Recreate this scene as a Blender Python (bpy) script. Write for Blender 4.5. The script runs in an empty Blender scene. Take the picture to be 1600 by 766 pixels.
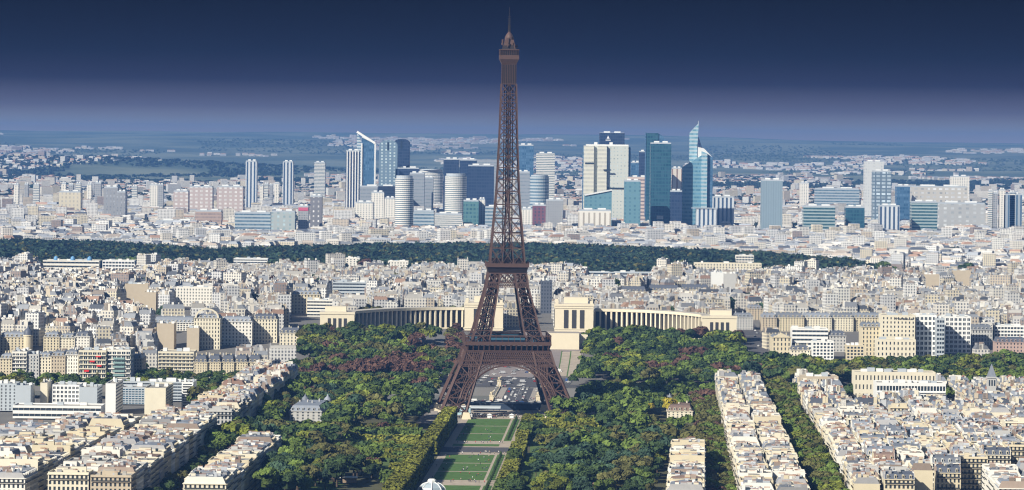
import bpy, math, random
import numpy as np
from math import radians, sin, cos, atan, pi

# ---------------------------------------------------------------- camera, sky, sun, exposure
sc = bpy.context.scene
FPX, CAMH, ROLL = 5500.0, 212.0, radians(0.6)
from mathutils import Matrix
cam_d = bpy.data.cameras.new('camera'); cam = bpy.data.objects.new('camera', cam_d)
sc.collection.objects.link(cam); sc.camera = cam
cam_d.sensor_width = 36.0; cam_d.lens = FPX / 1600 * 36
cam_d.shift_y = -161 / 1600; cam_d.clip_start = 5; cam_d.clip_end = 80000
cam.matrix_world = Matrix.Translation((0, 0, CAMH)) @ Matrix.Rotation(radians(90), 4, 'X') @ Matrix.Rotation(ROLL, 4, 'Z')

SUN_DIR = np.array([-0.70, -0.71]); SUN_DIR /= np.linalg.norm(SUN_DIR)   # ground direction towards the sun
SUN_EL = radians(33)
to_sun = (SUN_DIR[0]*cos(SUN_EL), SUN_DIR[1]*cos(SUN_EL), sin(SUN_EL))
from mathutils import Vector
sd = bpy.data.lights.new('sun', 'SUN'); sun = bpy.data.objects.new('sun', sd); sc.collection.objects.link(sun)
sd.energy = 5.0; sd.angle = radians(0.5); sd.color = (1.0, 0.93, 0.79)
sun.rotation_euler = Vector(to_sun).to_track_quat('Z', 'Y').to_euler(); sun.location = (0, 0, 3000)

w = bpy.data.worlds.new('World'); sc.world = w; w.use_nodes = True
nt = w.node_tree; nt.nodes.clear()
out = nt.nodes.new('ShaderNodeOutputWorld'); bg = nt.nodes.new('ShaderNodeBackground')
sky = nt.nodes.new('ShaderNodeTexSky'); sky.sky_type = 'NISHITA'; sky.sun_disc = False
sky.sun_elevation = SUN_EL; sky.sun_rotation = math.atan2(to_sun[0], to_sun[1]); sky.altitude = 100
tc = nt.nodes.new('ShaderNodeTexCoord'); sep = nt.nodes.new('ShaderNodeSeparateXYZ')
nt.links.new(tc.outputs['Generated'], sep.inputs[0])
ramp = nt.nodes.new('ShaderNodeValToRGB')      # dark band of sky standing over the horizon
mr = nt.nodes.new('ShaderNodeMapRange'); mr.inputs['From Min'].default_value = 0.0; mr.inputs['From Max'].default_value = 0.05
nt.links.new(sep.outputs['Z'], mr.inputs['Value']); nt.links.new(mr.outputs[0], ramp.inputs[0])
SKY_STOPS = [(0.0, (6.5, 5.0, 4.6)), (0.09, (4.0, 3.5, 3.4)), (0.19, (1.6, 1.25, 1.8)), (0.34, (0.25, 0.10, 0.45)),
             (0.5, (0.06, 0.02, 0.25)), (0.8, (0.03, 0.0, 0.12)), (1.0, (0.03, 0.0, 0.08))]
els = ramp.color_ramp.elements
while len(els) < len(SKY_STOPS): els.new(0.5)
for e, (p, c) in zip(els, SKY_STOPS): e.position = p; e.color = (c[0]/8, c[1]/8, c[2]/8, 1)
sc4 = nt.nodes.new('ShaderNodeMix'); sc4.data_type = 'RGBA'; sc4.blend_type = 'MULTIPLY'; sc4.inputs['Factor'].default_value = 1
nt.links.new(ramp.outputs[0], sc4.inputs['A']); sc4.inputs['B'].default_value = (8, 8, 8, 1)
mr2 = nt.nodes.new('ShaderNodeMapRange'); mr2.inputs['From Min'].default_value = 0.055; mr2.inputs['From Max'].default_value = 0.25
mr2.interpolation_type = 'SMOOTHSTEP'
nt.links.new(sep.outputs['Z'], mr2.inputs['Value'])
mx = nt.nodes.new('ShaderNodeMix'); mx.data_type = 'RGBA'
nt.links.new(mr2.outputs[0], mx.inputs['Factor']); nt.links.new(sc4.outputs['Result'], mx.inputs['A']); nt.links.new(sky.outputs[0], mx.inputs['B'])
nt.links.new(mx.outputs['Result'], bg.inputs[0]); bg.inputs[1].default_value = 0.05
nt.links.new(bg.outputs[0], out.inputs[0])

sc.render.engine = 'CYCLES'
sc.view_settings.view_transform = 'Standard'; sc.view_settings.look = 'None'
sc.view_settings.gamma = 1.0; sc.view_settings.use_curve_mapping = False
sc.view_settings.exposure = 0.48
cy = sc.cycles
cy.use_denoising = True; cy.denoiser = 'OPENIMAGEDENOISE'; cy.denoising_input_passes = 'RGB_ALBEDO_NORMAL'
cy.max_bounces = 4; cy.diffuse_bounces = 1; cy.glossy_bounces = 2; cy.volume_bounces = 0
cy.use_adaptive_sampling = False; cy.pixel_filter_type = 'BLACKMAN_HARRIS'; cy.filter_width = 1.2
cy.caustics_reflective = False; cy.caustics_refractive = False

# ---------------------------------------------------------------- placing: a point of the view turned into a place on the ground
CR, SR = cos(ROLL), sin(ROLL)
GZY = [-3000, 2880, 2892, 3008, 3020, 3120, 3250, 3420, 3600, 4500, 5100, 8000, 9000, 12000, 15000, 17500, 19500, 23000, 26000, 29500]
GZZ = [0, 0, -8, -8, 1, 3, 9, 24, 28, 30, 22, 22, 24, 30, 46, 72, 78, 130, 205, 262]
def gz(Y): return float(np.interp(Y, GZY, GZZ))
def gzf(Y):                                   # without the river cut
    return np.interp(Y, [-3000, 3020, 3120] + GZY[6:], [0, 1, 3] + GZZ[6:])
def unroll(px, py):
    u, v = px - 800.0, py - 222.0
    return u*CR + v*SR, -u*SR + v*CR
def at(px, py, Y):                            # X and height of what shows at px, py at distance Y
    u, v = unroll(px, py); return u*Y/FPX, CAMH - v*Y/FPX
def ground(px, py, dz=0.0):                   # X, Y of the terrain point seen at px, py
    u, v = unroll(px, py); Y = FPX*CAMH/max(v, 1)
    for _ in range(60): Y = 0.5*Y + 0.5*FPX*(CAMH - float(gzf(Y)) - dz)/max(v, 1)
    return u*Y/FPX, Y
def pix(X, Y, Z):
    u0, v0 = X*FPX/Y, (CAMH - Z)*FPX/Y
    return 800 + u0*CR - v0*SR, 222 + u0*SR + v0*CR

# ---------------------------------------------------------------- mesh building
class MB:
    def __init__(s): s.V = []; s.F = []; s.M = []; s.T = []; s.n = 0
    def add(s, V, F, mat=0, tint=None):
        V = np.asarray(V, float).reshape(-1, 3); F = np.asarray(F, np.int64)
        s.V.append(V); s.F.append(F + s.n)
        k = len(F)
        s.M.append(np.broadcast_to(np.asarray(mat, np.int32), (k,)).copy())
        t = np.ones((k, 3)) if tint is None else np.broadcast_to(np.asarray(tint, float), (k, 3)).copy()
        s.T.append(t); s.n += len(V)
    def fr(s, cx, cy, z0, z1, w0, d0, w1=None, d1=None, ang=0.0, mat=0, top=None, tint=None, ttop=None, ox=0.0, oy=0.0, bottom=False):
        """many boxes or frusta at once; (ox, oy) are offsets in the box's own turned frame"""
        cx, cy, z0, z1, w0, d0, ang, ox, oy = np.broadcast_arrays(*[np.atleast_1d(np.asarray(a, float)) for a in (cx, cy, z0, z1, w0, d0, ang, ox, oy)])
        n = len(cx); w1 = w0 if w1 is None else np.broadcast_to(w1, (n,)); d1 = d0 if d1 is None else np.broadcast_to(d1, (n,))
        sx = np.array([-1, 1, 1, -1]) / 2; sy = np.array([-1, -1, 1, 1]) / 2
        c, sn = np.cos(ang)[:, None], np.sin(ang)[:, None]
        def ring(ww, dd, z):
            lx = ox[:, None] + ww[:, None]*sx; ly = oy[:, None] + dd[:, None]*sy
            return np.stack([cx[:, None] + lx*c - ly*sn, cy[:, None] + lx*sn + ly*c, np.repeat(z[:, None], 4, 1)], -1)
        V = np.concatenate([ring(w0, d0, z0), ring(w1, d1, z1)], 1).reshape(-1, 3)
        base = [[0, 1, 5, 4], [1, 2, 6, 5], [2, 3, 7, 6], [3, 0, 4, 7], [4, 5, 6, 7]] + ([[3, 2, 1, 0]] if bottom else [])
        Fq = (np.arange(n)[:, None, None]*8 + np.array(base)[None]).reshape(-1, 4); nf = len(base)
        m = np.repeat(np.broadcast_to(np.asarray(mat, np.int32), (n,))[:, None], nf, 1).copy()
        if top is not None: m[:, 4] = top
        T = np.ones((n, nf, 3))
        if tint is not None: T[:] = np.broadcast_to(np.asarray(tint, float), (n, 3))[:, None]
        if ttop is not None: T[:, 4] = np.broadcast_to(np.asarray(ttop, float), (n, 3))
        s.add(V, Fq, m.reshape(-1), T.reshape(-1, 3))
    def quad(s, a, b, c, d, mat=0, tint=None): s.add([a, b, c, d], [[0, 1, 2, 3]], mat, tint)
    def poly(s, pts, mat=0, tint=None): s.add(pts, [list(range(len(pts)))], mat, tint)
    def prism(s, pts, z0, z1, mat=0, top=None):
        n = len(pts); V = [(x, y, z0) for x, y in pts] + [(x, y, z1) for x, y in pts]
        s.add(V, [[i, (i+1) % n, n+(i+1) % n, n+i] for i in range(n)], mat)
        s.add([(x, y, z1) for x, y in pts], [list(range(n))], mat if top is None else top)
    def beams(s, P, Q, wd, mat=0):
        P = np.asarray(P, float).reshape(-1, 3); Q = np.asarray(Q, float).reshape(-1, 3); n = len(P)
        if not n: return
        wd = np.broadcast_to(wd, (n,))[:, None]
        d = Q - P; L = np.linalg.norm(d, axis=1, keepdims=True); d = d/np.maximum(L, 1e-6)
        ref = np.where(np.abs(d[:, 2:3]) > 0.9, np.array([[0.0, 1, 0]]), np.array([[0.0, 0, 1]]))
        a = np.cross(d, ref); a /= np.linalg.norm(a, axis=1, keepdims=True); b = np.cross(d, a)
        off = [(-1, -1), (1, -1), (1, 1), (-1, 1)]
        V = np.stack([P + (i*a + j*b)*wd/2 for i, j in off] + [Q + (i*a + j*b)*wd/2 for i, j in off], 1).reshape(-1, 3)
        base = np.array([[0, 1, 5, 4], [1, 2, 6, 5], [2, 3, 7, 6], [3, 0, 4, 7], [4, 5, 6, 7], [3, 2, 1, 0]])
        s.add(V, (np.arange(n)[:, None, None]*8 + base[None]).reshape(-1, 4), mat)
    def lathe(s, prof, seg=10, c=(0, 0), mat=0):
        n = len(prof); V = [(c[0]+r*cos(2*pi*k/seg), c[1]+r*sin(2*pi*k/seg), z) for r, z in prof for k in range(seg)]
        s.add(V, [[i*seg+k, i*seg+(k+1) % seg, (i+1)*seg+(k+1) % seg, (i+1)*seg+k] for i in range(n-1) for k in range(seg)], mat)
        s.add(V[-seg:], [list(range(seg))], mat)
    def mesh(s, name, mats, smooth=False):
        me = bpy.data.meshes.new(name)
        if not s.V: return me
        V = np.concatenate(s.V); me.vertices.add(len(V)); me.vertices.foreach_set('co', V.astype(np.float32).ravel())
        lv = np.concatenate([f.ravel() for f in s.F]); tot = np.concatenate([np.full(len(f), f.shape[1]) for f in s.F])
        me.loops.add(len(lv)); me.loops.foreach_set('vertex_index', lv.astype(np.int32))
        me.polygons.add(len(tot)); st = np.concatenate([[0], np.cumsum(tot)[:-1]])
        me.polygons.foreach_set('loop_start', st.astype(np.int32))
        me.polygons.foreach_set('material_index', np.concatenate(s.M).astype(np.int32))
        me.polygons.foreach_set('use_smooth', np.full(len(tot), smooth))
        me.update(calc_edges=True)
        at_ = me.attributes.new('tint', 'FLOAT_COLOR', 'FACE')
        T = np.concatenate(s.T); at_.data.foreach_set('color', np.concatenate([T, np.ones((len(T), 1))], 1).astype(np.float32).ravel())
        for m in mats: me.materials.append(m)
        return me
    def build(s, name, mats, parent=None, loc=(0, 0, 0), rot=0.0, smooth=False):
        return link(name, s.mesh(name, mats if isinstance(mats, (list, tuple)) else [mats], smooth), parent, loc, rot)
COL = sc.collection
def link(name, data, parent=None, loc=(0, 0, 0), rot=0.0, scale=None):
    o = bpy.data.objects.new(name, data); COL.objects.link(o)
    o.location = loc; o.rotation_euler = (0, 0, rot)
    if scale: o.scale = scale
    if parent: o.parent = parent
    return o
USED = set()
def tag(o, label, cat, group=None):
    o['label'] = label; o['category'] = cat
    if group: o['group'] = group
    return o
def thing(name, label, cat, loc=(0, 0, 0), rot=0.0, group=None): return tag(link(name, None, None, loc, rot), label, cat, group)
def struct(o): o['kind'] = 'structure'; return o
def stuff(o): o['kind'] = 'stuff'; return o
def copy_tree(o, parent=None):
    c = o.copy(); COL.objects.link(c); c.parent = parent
    for ch in o.children: copy_tree(ch, c)
    return c
ORD = ['', 'first', 'second', 'third', 'fourth', 'fifth', 'sixth', 'seventh', 'eighth', 'ninth', 'tenth', 'eleventh', 'twelfth']
def nth(n):
    if n < len(ORD): return ORD[n]
    return f"{n}{'th' if 10 <= n % 100 <= 20 else {1: 'st', 2: 'nd', 3: 'rd'}.get(n % 10, 'th')}"

# ---------------------------------------------------------------- materials
def nodes(name):
    m = bpy.data.materials.new(name); m.use_nodes = True; t = m.node_tree
    return m, t, t.nodes['Principled BSDF']
def N(t, kind, **kw):
    n = t.nodes.new(kind)
    for k, v in kw.items(): setattr(n, k, v)
    return n
def math_(t, op, a, b=None, c=None):
    n = N(t, 'ShaderNodeMath', operation=op)
    for i, x in enumerate((a, b, c)):
        if x is None: continue
        if isinstance(x, (int, float)): n.inputs[i].default_value = x
        else: t.links.new(x, n.inputs[i])
    return n.outputs[0]
def mixc(t, f, a, b, mode='MIX'):
    n = N(t, 'ShaderNodeMix', data_type='RGBA', blend_type=mode)
    for s_, x in (('Factor', f), ('A', a), ('B', b)):
        if isinstance(x, (int, float)): n.inputs[s_].default_value = x
        elif isinstance(x, tuple): n.inputs[s_].default_value = (*x, 1)
        else: t.links.new(x, n.inputs[s_])
    return n.outputs['Result']
def val(t, col, noise=0.0, scale=0.1, tint=False, rnd=0.0, coord='world', detail=3):
    c = col
    if noise:
        n = N(t, 'ShaderNodeTexNoise'); n.inputs['Scale'].default_value = scale; n.inputs['Detail'].default_value = detail
        g = N(t, 'ShaderNodeNewGeometry'); t.links.new(g.outputs['Position'], n.inputs['Vector'])
        f = math_(t, 'MULTIPLY_ADD', n.outputs[0], noise*2, 1-noise)
        cc = N(t, 'ShaderNodeCombineColor'); [t.links.new(f, cc.inputs[i]) for i in range(3)]
        c = mixc(t, 1.0, c, cc.outputs[0], 'MULTIPLY')
    if tint:
        a = N(t, 'ShaderNodeAttribute', attribute_name='tint'); c = mixc(t, 1.0, c, a.outputs['Color'], 'MULTIPLY')
    if rnd:
        oi = N(t, 'ShaderNodeObjectInfo'); f = math_(t, 'MULTIPLY_ADD', oi.outputs['Random'], rnd*2, 1-rnd)
        cc = N(t, 'ShaderNodeCombineColor'); [t.links.new(f, cc.inputs[i]) for i in range(3)]
        c = mixc(t, 1.0, c, cc.outputs[0], 'MULTIPLY')
    return c
def mat(name, col, rough=0.8, metal=0.0, spec=0.3, **kw):
    m, t, p = nodes(name); c = val(t, col, **kw)
    if isinstance(c, tuple): p.inputs['Base Color'].default_value = (*c, 1)
    else: t.links.new(c, p.inputs['Base Color'])
    p.inputs['Roughness'].default_value = rough; p.inputs['Metallic'].default_value = metal
    p.inputs['Specular IOR Level'].default_value = spec
    return m
def facade(name, wall, glass, pu=3.0, pv=3.1, fu=(0.3, 0.7), fv=(0.25, 0.78), noise=0.05, tint=True, grough=0.25, wrough=0.8, gmetal=0.0, mott=0.5, roof=None):
    """a wall seen from kilometres away with its rows of openings, laid out in metres along the wall"""
    m, t, p = nodes(name)
    g = N(t, 'ShaderNodeNewGeometry'); tx = N(t, 'ShaderNodeTexCoord')
    sp = N(t, 'ShaderNodeSeparateXYZ'); sn = N(t, 'ShaderNodeSeparateXYZ')
    t.links.new(tx.outputs['Object'], sp.inputs[0])
    vt = N(t, 'ShaderNodeVectorTransform', vector_type='NORMAL', convert_from='WORLD', convert_to='OBJECT')
    t.links.new(g.outputs['True Normal'], vt.inputs[0]); t.links.new(vt.outputs[0], sn.inputs[0])
    u = math_(t, 'SUBTRACT', math_(t, 'MULTIPLY', sp.outputs[0], sn.outputs[1]), math_(t, 'MULTIPLY', sp.outputs[1], sn.outputs[0]))
    def band(x, period, lohi):
        f = math_(t, 'FRACT', math_(t, 'MULTIPLY', x, 1/period))
        return math_(t, 'MULTIPLY', math_(t, 'GREATER_THAN', f, lohi[0]), math_(t, 'LESS_THAN', f, lohi[1]))
    k = band(sp.outputs[2], pv, fv)
    if pu: k = math_(t, 'MULTIPLY', k, band(math_(t, 'ADD', u, 500.0), pu, fu))
    k = math_(t, 'MULTIPLY', k, math_(t, 'LESS_THAN', math_(t, 'ABSOLUTE', sn.outputs[2]), 0.5))
    wn = N(t, 'ShaderNodeTexWhiteNoise', noise_dimensions='2D')
    cv = N(t, 'ShaderNodeCombineXYZ'); t.links.new(math_(t, 'FLOOR', math_(t, 'MULTIPLY', u, 1/(pu or 3.0))), cv.inputs[0])
    t.links.new(math_(t, 'FLOOR', math_(t, 'MULTIPLY', sp.outputs[2], 1/pv)), cv.inputs[1]); t.links.new(cv.outputs[0], wn.inputs['Vector'])
    gl = mixc(t, math_(t, 'MULTIPLY', wn.outputs[0], mott), glass, tuple(min(1, x*2.5+0.12) for x in glass))
    wc = val(t, wall, noise=noise, scale=0.15, tint=tint)
    if roof:
        wc = mixc(t, math_(t, 'GREATER_THAN', sn.outputs[2], 0.5), wc, roof)
    t.links.new(mixc(t, k, wc, gl), p.inputs['Base Color'])
    t.links.new(math_(t, 'MULTIPLY_ADD', k, grough - wrough, wrough), p.inputs['Roughness'])
    if gmetal: t.links.new(math_(t, 'MULTIPLY', k, gmetal), p.inputs['Metallic'])
    p.inputs['Specular IOR Level'].default_value = 0.5
    return m
M = {}
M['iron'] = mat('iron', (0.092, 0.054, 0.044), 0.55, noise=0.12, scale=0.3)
M['iron_dark_shade'] = mat('iron_dark_shade', (0.022, 0.015, 0.015), 0.6)  # dark iron; also shade painted inside the legs, behind girders, under the deck
M['stone'] = mat('stone', (0.66, 0.58, 0.42), 0.85, noise=0.08, scale=0.2)
M['pale'] = mat('pale', (0.78, 0.75, 0.66), 0.8, noise=0.06, scale=0.3, tint=True)
M['white'] = mat('white', (0.80, 0.80, 0.78), 0.7, noise=0.04, scale=0.3, tint=True)
M['glass'] = mat('glass', (0.03, 0.045, 0.06), 0.12, spec=0.7)
M['glass_blue'] = mat('glass_blue', (0.05, 0.13, 0.20), 0.12, spec=0.8)
M['zinc'] = mat('zinc', (0.21, 0.235, 0.28), 0.5, metal=0.0, noise=0.2, scale=0.6, rnd=0.3)
M['flat_roof'] = mat('flat_roof', (0.32, 0.31, 0.29), 0.9, noise=0.25, scale=0.5, rnd=0.35)
M['slate'] = mat('slate', (0.10, 0.115, 0.15), 0.5, noise=0.15, scale=0.8)
M['tile'] = mat('tile', (0.22, 0.155, 0.13), 0.8, noise=0.2, scale=0.8, rnd=0.2)
M['pot'] = mat('pot', (0.38, 0.21, 0.14), 0.8)
M['rail'] = mat('rail', (0.04, 0.045, 0.05), 0.6)
M['asphalt'] = mat('asphalt', (0.085, 0.085, 0.095), 0.9, noise=0.15, scale=0.05)
M['pavement'] = mat('pavement', (0.34, 0.31, 0.28), 0.9, noise=0.12, scale=0.1)
M['sand'] = mat('sand', (0.40, 0.345, 0.28), 0.95, noise=0.4, scale=0.2)
M['lawn'] = mat('lawn', (0.075, 0.15, 0.035), 0.9, noise=0.5, scale=0.16, detail=6)
M['soil'] = mat('soil', (0.085, 0.085, 0.045), 0.95, noise=0.3, scale=0.08)
M['water'] = mat('water', (0.03, 0.06, 0.05), 0.08, spec=0.6)
M['trunk'] = mat('trunk', (0.09, 0.065, 0.045), 0.9)
M['red'] = mat('red', (0.55, 0.03, 0.03), 0.6)
M['yellow'] = mat('yellow', (0.75, 0.50, 0.06), 0.6)
WALLS = {'cream': (0.62, 0.55, 0.40), 'pale cream': (0.70, 0.65, 0.52), 'buff': (0.50, 0.43, 0.33), 'light grey': (0.48, 0.48, 0.47), 'off-white': (0.76, 0.74, 0.68)}
WM = {k: mat('wall_' + k.replace(' ', '_').replace('-', '_'), c, 0.85, noise=0.09, scale=0.25) for k, c in WALLS.items()}
# ---------------------------------------------------------------- terrain and grounds
rng = np.random.default_rng(7)
def smooth_noise(x, y, s, seed):
    r = np.random.default_rng(seed); g = r.random((64, 64)); x = x/s; y = y/s
    xi, yi = np.floor(x).astype(int), np.floor(y).astype(int); fx, fy = x-xi, y-yi
    fx = fx*fx*(3-2*fx); fy = fy*fy*(3-2*fy); q = lambda a, b: g[a % 64, b % 64]
    return (q(xi, yi)*(1-fx)+q(xi+1, yi)*fx)*(1-fy) + (q(xi, yi+1)*(1-fx)+q(xi+1, yi+1)*fx)*fy
def hill(X, Y, z):
    k = np.clip((Y-12500)/6000, 0, 1)
    z = z + k*(smooth_noise(X+9e4, Y+9e4, 2600, 3)-0.5)*40 + k*(smooth_noise(X+9e4, Y+9e4, 700, 4)-0.5)*14
    # a wooded ridge standing nearer on the left
    z = z + 62*np.exp(-((Y-16500)/900.0)**2)*np.clip((-X-300)/1600, 0, 1)
    z = z + 28*np.exp(-((Y-18500)/900.0)**2)*np.clip((X-600)/1600, 0, 1)
    return z
def tz(X, Y): return hill(np.asarray(X, float), np.asarray(Y, float), np.interp(Y, GZY, GZZ))
Ys = np.concatenate([[-280], np.arange(0, 2880, 120), GZY[1:7], np.arange(3300, 9000, 75), np.arange(9000, 29401, 150)]); Ys = np.unique(Ys)
Ts = np.linspace(-1, 1, 121)
Xg = Ts[None]*(0.2*np.maximum(Ys, 0)+900)[:, None]; Yg = np.repeat(Ys[:, None], len(Ts), 1)
Zg = tz(Xg, Yg); mb = MB(); nx = len(Ts)
i, j = np.meshgrid(np.arange(len(Ys)-1), np.arange(nx-1), indexing='ij'); b = (i*nx+j).ravel()
mb.add(np.stack([Xg, Yg, Zg], -1), np.stack([b, b+1, b+nx+1, b+nx], 1))
m, t, p = nodes('ground')
g_ = N(t, 'ShaderNodeNewGeometry'); sp_ = N(t, 'ShaderNodeSeparateXYZ'); t.links.new(g_.outputs['Position'], sp_.inputs[0])
nz = N(t, 'ShaderNodeTexNoise'); nz.inputs['Scale'].default_value = 0.0016; nz.inputs['Detail'].default_value = 6; t.links.new(g_.outputs['Position'], nz.inputs['Vector'])
far = N(t, 'ShaderNodeMapRange'); far.inputs['From Min'].default_value = 7000; far.inputs['From Max'].default_value = 11000; t.links.new(sp_.outputs[1], far.inputs['Value'])
rr = N(t, 'ShaderNodeValToRGB'); t.links.new(nz.outputs[0], rr.inputs[0])
e = rr.color_ramp.elements; e[0].position = 0.42; e[0].color = (0.085, 0.125, 0.085, 1); e[1].position = 0.62; e[1].color = (0.22, 0.25, 0.17, 1)
near = val(t, (0.15, 0.145, 0.14), noise=0.2, scale=0.02)
t.links.new(mixc(t, far.outputs[0], near, rr.outputs[0]), p.inputs['Base Color']); p.inputs['Roughness'].default_value = 0.95
struct(mb.build('ground', m))

def sheet(name, pts, z, mt):
    mb = MB(); mb.poly([(x, y, z) for x, y in pts]); return struct(mb.build(name, mt))
AX = 0.035                                      # the axis of the gardens against the line of sight
def ax(x, Y): return x + AX*(Y-2687)            # X of a line running with the axis
# the long park, left and right of the axis
sheet('park_ground', [(-205, 1500), (118, 1500), (165, 2870), (-185, 2870)], 0.06, M['soil'])
struct((lambda mb: (mb.add([(-300, 1500, -5.0), (300, 1500, -5.0)], np.zeros((0, 4), int)), mb.fr(0, 2950, -9, -5, 2400, 114), mb)[-1])(MB()).build('river', M['water']))
def axstrip(x0, x1, y0, y1): return [(ax(x0, y0), y0), (ax(x1, y0), y0), (ax(x1, y1), y1), (ax(x0, y1), y1)]
sheet('gravel_walk', axstrip(-36.5, 12, 1500, 2696), 0.12, M['sand'])
# worn bands where the grass has gone

sheet('forecourt', [(-70, 2640), (64, 2640), (70, 2872), (-62, 2872)], 0.10, M['pavement'])
sheet('plaza', [(-38, 2696), (10, 2696), (10, 2735), (-38, 2735)], 0.15, M['sand'])
for (a, b) in ((2491, 2690), (2405, 2470), (2380, 2400)): pass
LAWNS = [(2625, 2690), (2556, 2621), (2492, 2552), (2448, 2466), (2321, 2381), (2262, 2317), (2203, 2258), (2110, 2168), (2050, 2106), (1960, 2046)]
for y0, y1 in LAWNS: sheet('lawn', axstrip(-31, 1.3, y0, y1), 0.18, M['lawn'])
for y0, y1 in ((2492, 2690), (2203, 2384), (1960, 2168)):
    sheet('lawn_border', axstrip(3.0, 8.2, y0, y1), 0.18, M['lawn'])
sheet('cross_road', axstrip(-36.5, 12, 2400, 2440), 0.2, M['asphalt'])
for pts in ([(-122, 2268), (-66, 2268), (-58, 2580), (-112, 2580)], [(14, 2392), (66, 2392), (74, 2650), (18, 2650)], [(4, 2100), (26, 2100), (34, 2388), (12, 2388)], [(-140, 2130), (-104, 2130), (-100, 2180), (-138, 2190)]):
    sheet('park_lawn', pts, 0.14, mat('park_grass', (.085, .135, .035), .95, noise=.35, scale=.06, detail=5))
for pts in ([(-118, 2402), (-62, 2408), (-62, 2412), (-118, 2406)], [(-92, 2268), (-88, 2268), (-80, 2580), (-84, 2580)], [(36, 2392), (39, 2392), (46, 2650), (43, 2650)], [(14, 2530), (68, 2530), (68, 2535), (14, 2535)]):
    sheet('park_path', pts, 0.2, M['sand'])
# streets between the blocks (asphalt), roadway across the river, boulevard to the hill
def road(name, pts, wdt, mt, dz=0.10):
    mb = MB(); P = np.array(pts, float); d = np.gradient(P, axis=0); nrm = np.stack([d[:, 1], -d[:, 0]], 1); nrm /= np.linalg.norm(nrm, axis=1)[:, None]
    L, R_ = P - nrm*wdt/2, P + nrm*wdt/2
    for k in range(len(P)-1):
        q = [L[k], R_[k], R_[k+1], L[k+1]]
        mb.poly([(a[0], a[1], float(gzf(a[1]))+dz) for a in q])
    return struct(mb.build(name, mt))
road('quay_road', [(-420, 2868), (0, 2868), (450, 2868)], 12, M['asphalt'], 0.16)
road('quay_road', [(-500, 3042), (0, 3042), (520, 3042)], 26, M['asphalt'], 0.16)
bx = lambda Y: ax(-5, Y)+3
road('square_paving', [(bx(3030)+2, 3030), (bx(3120)+6, 3120)], 76, M['asphalt'], 0.22)
mb = MB(); mb.fr(bx(2950), 2950, -1.8, 0.9, 35, 172, ang=-atan(AX)); mb.fr([bx(2950)-17.9, bx(2950)+17.9], 2950, 0.9, 2.0, 0.6, 172, ang=-atan(AX), mat=1)
mb.fr(bx(2950), np.array([2910, 2950, 2990]), -8, -1.8, 38, 5, ang=-atan(AX), mat=1)
for k in (-14, -5): pass
br = thing('stone_bridge', 'wide flat stone bridge with road traffic seen through the tower arch', 'bridge', (0, 0, 0))
mb.build('deck', [M['asphalt'], M['stone']], br)
mb = MB()
for s_ in (-14.2, 14.2): mb.fr(bx(2950)+s_, 2950, 0.9, 1.05, 6, 171, ang=-atan(AX))
mb.build('footway', M['pavement'], br)
mb = MB(); mb.fr(0, 0, 0, .015, .35, 4); lm_ = mb.mesh('lane_marking', [M['white']])
for y_ in np.arange(2872, 3032, 9.0): link('lane_marking', lm_, br, (bx(y_), y_, .9), -atan(AX))
# ---------------------------------------------------------------- the iron tower
TX, TY = -3.0, 2740.0
tw = thing('iron_lattice_tower', 'tall brown iron lattice tower on four arched legs rising above the park', 'tower', (TX, TY, 0), radians(3))
HZ = [5, 24, 40, 50.6, 57, 66.6, 99.7, 110, 114, 117, 172, 215, 257, 276]
HH = [51.0, 43.2, 36.0, 32.8, 28.2, 25, 16.2, 14.6, 14.1, 13.5, 8.9, 7.0, 5.8, 5.4]
LZ = [5, 40, 50.6, 66.6, 99.7, 110, 117, 167]
LL = [18.6, 14.6, 13.6, 12.6, 9.0, 8.6, 8.9, 9.1]
hf = lambda z: float(np.interp(z, HZ, HH)); lf = lambda z: min(float(np.interp(z, LZ, LL)), hf(z))
class Beams:
    def __init__(s): s.P = []; s.Q = []; s.W = []; s.m = []
    def a(s, p, q, w, m=0): s.P.append(p); s.Q.append(q); s.W.append(w); s.m.append(m)
    def build(s, name, mt, parent=tw):
        mb = MB(); P, Q, W, m_ = np.array(s.P), np.array(s.Q), np.array(s.W), np.array(s.m)
        for k in (0, 1):
            if (m_ == k).any(): mb.beams(P[m_ == k], Q[m_ == k], W[m_ == k], k)
        return mb.build(name, [mt, M['iron_dark_shade']], parent)
def ringpts(sx, sy, z):
    h, l = hf(z), lf(z); return [(sx*h, sy*h, z), (sx*(h-l), sy*h, z), (sx*(h-l), sy*(h-l), z), (sx*h, sy*(h-l), z)]
mid = lambda p, q, k=.5: tuple(a+(b-a)*k for a, b in zip(p, q))
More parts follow.
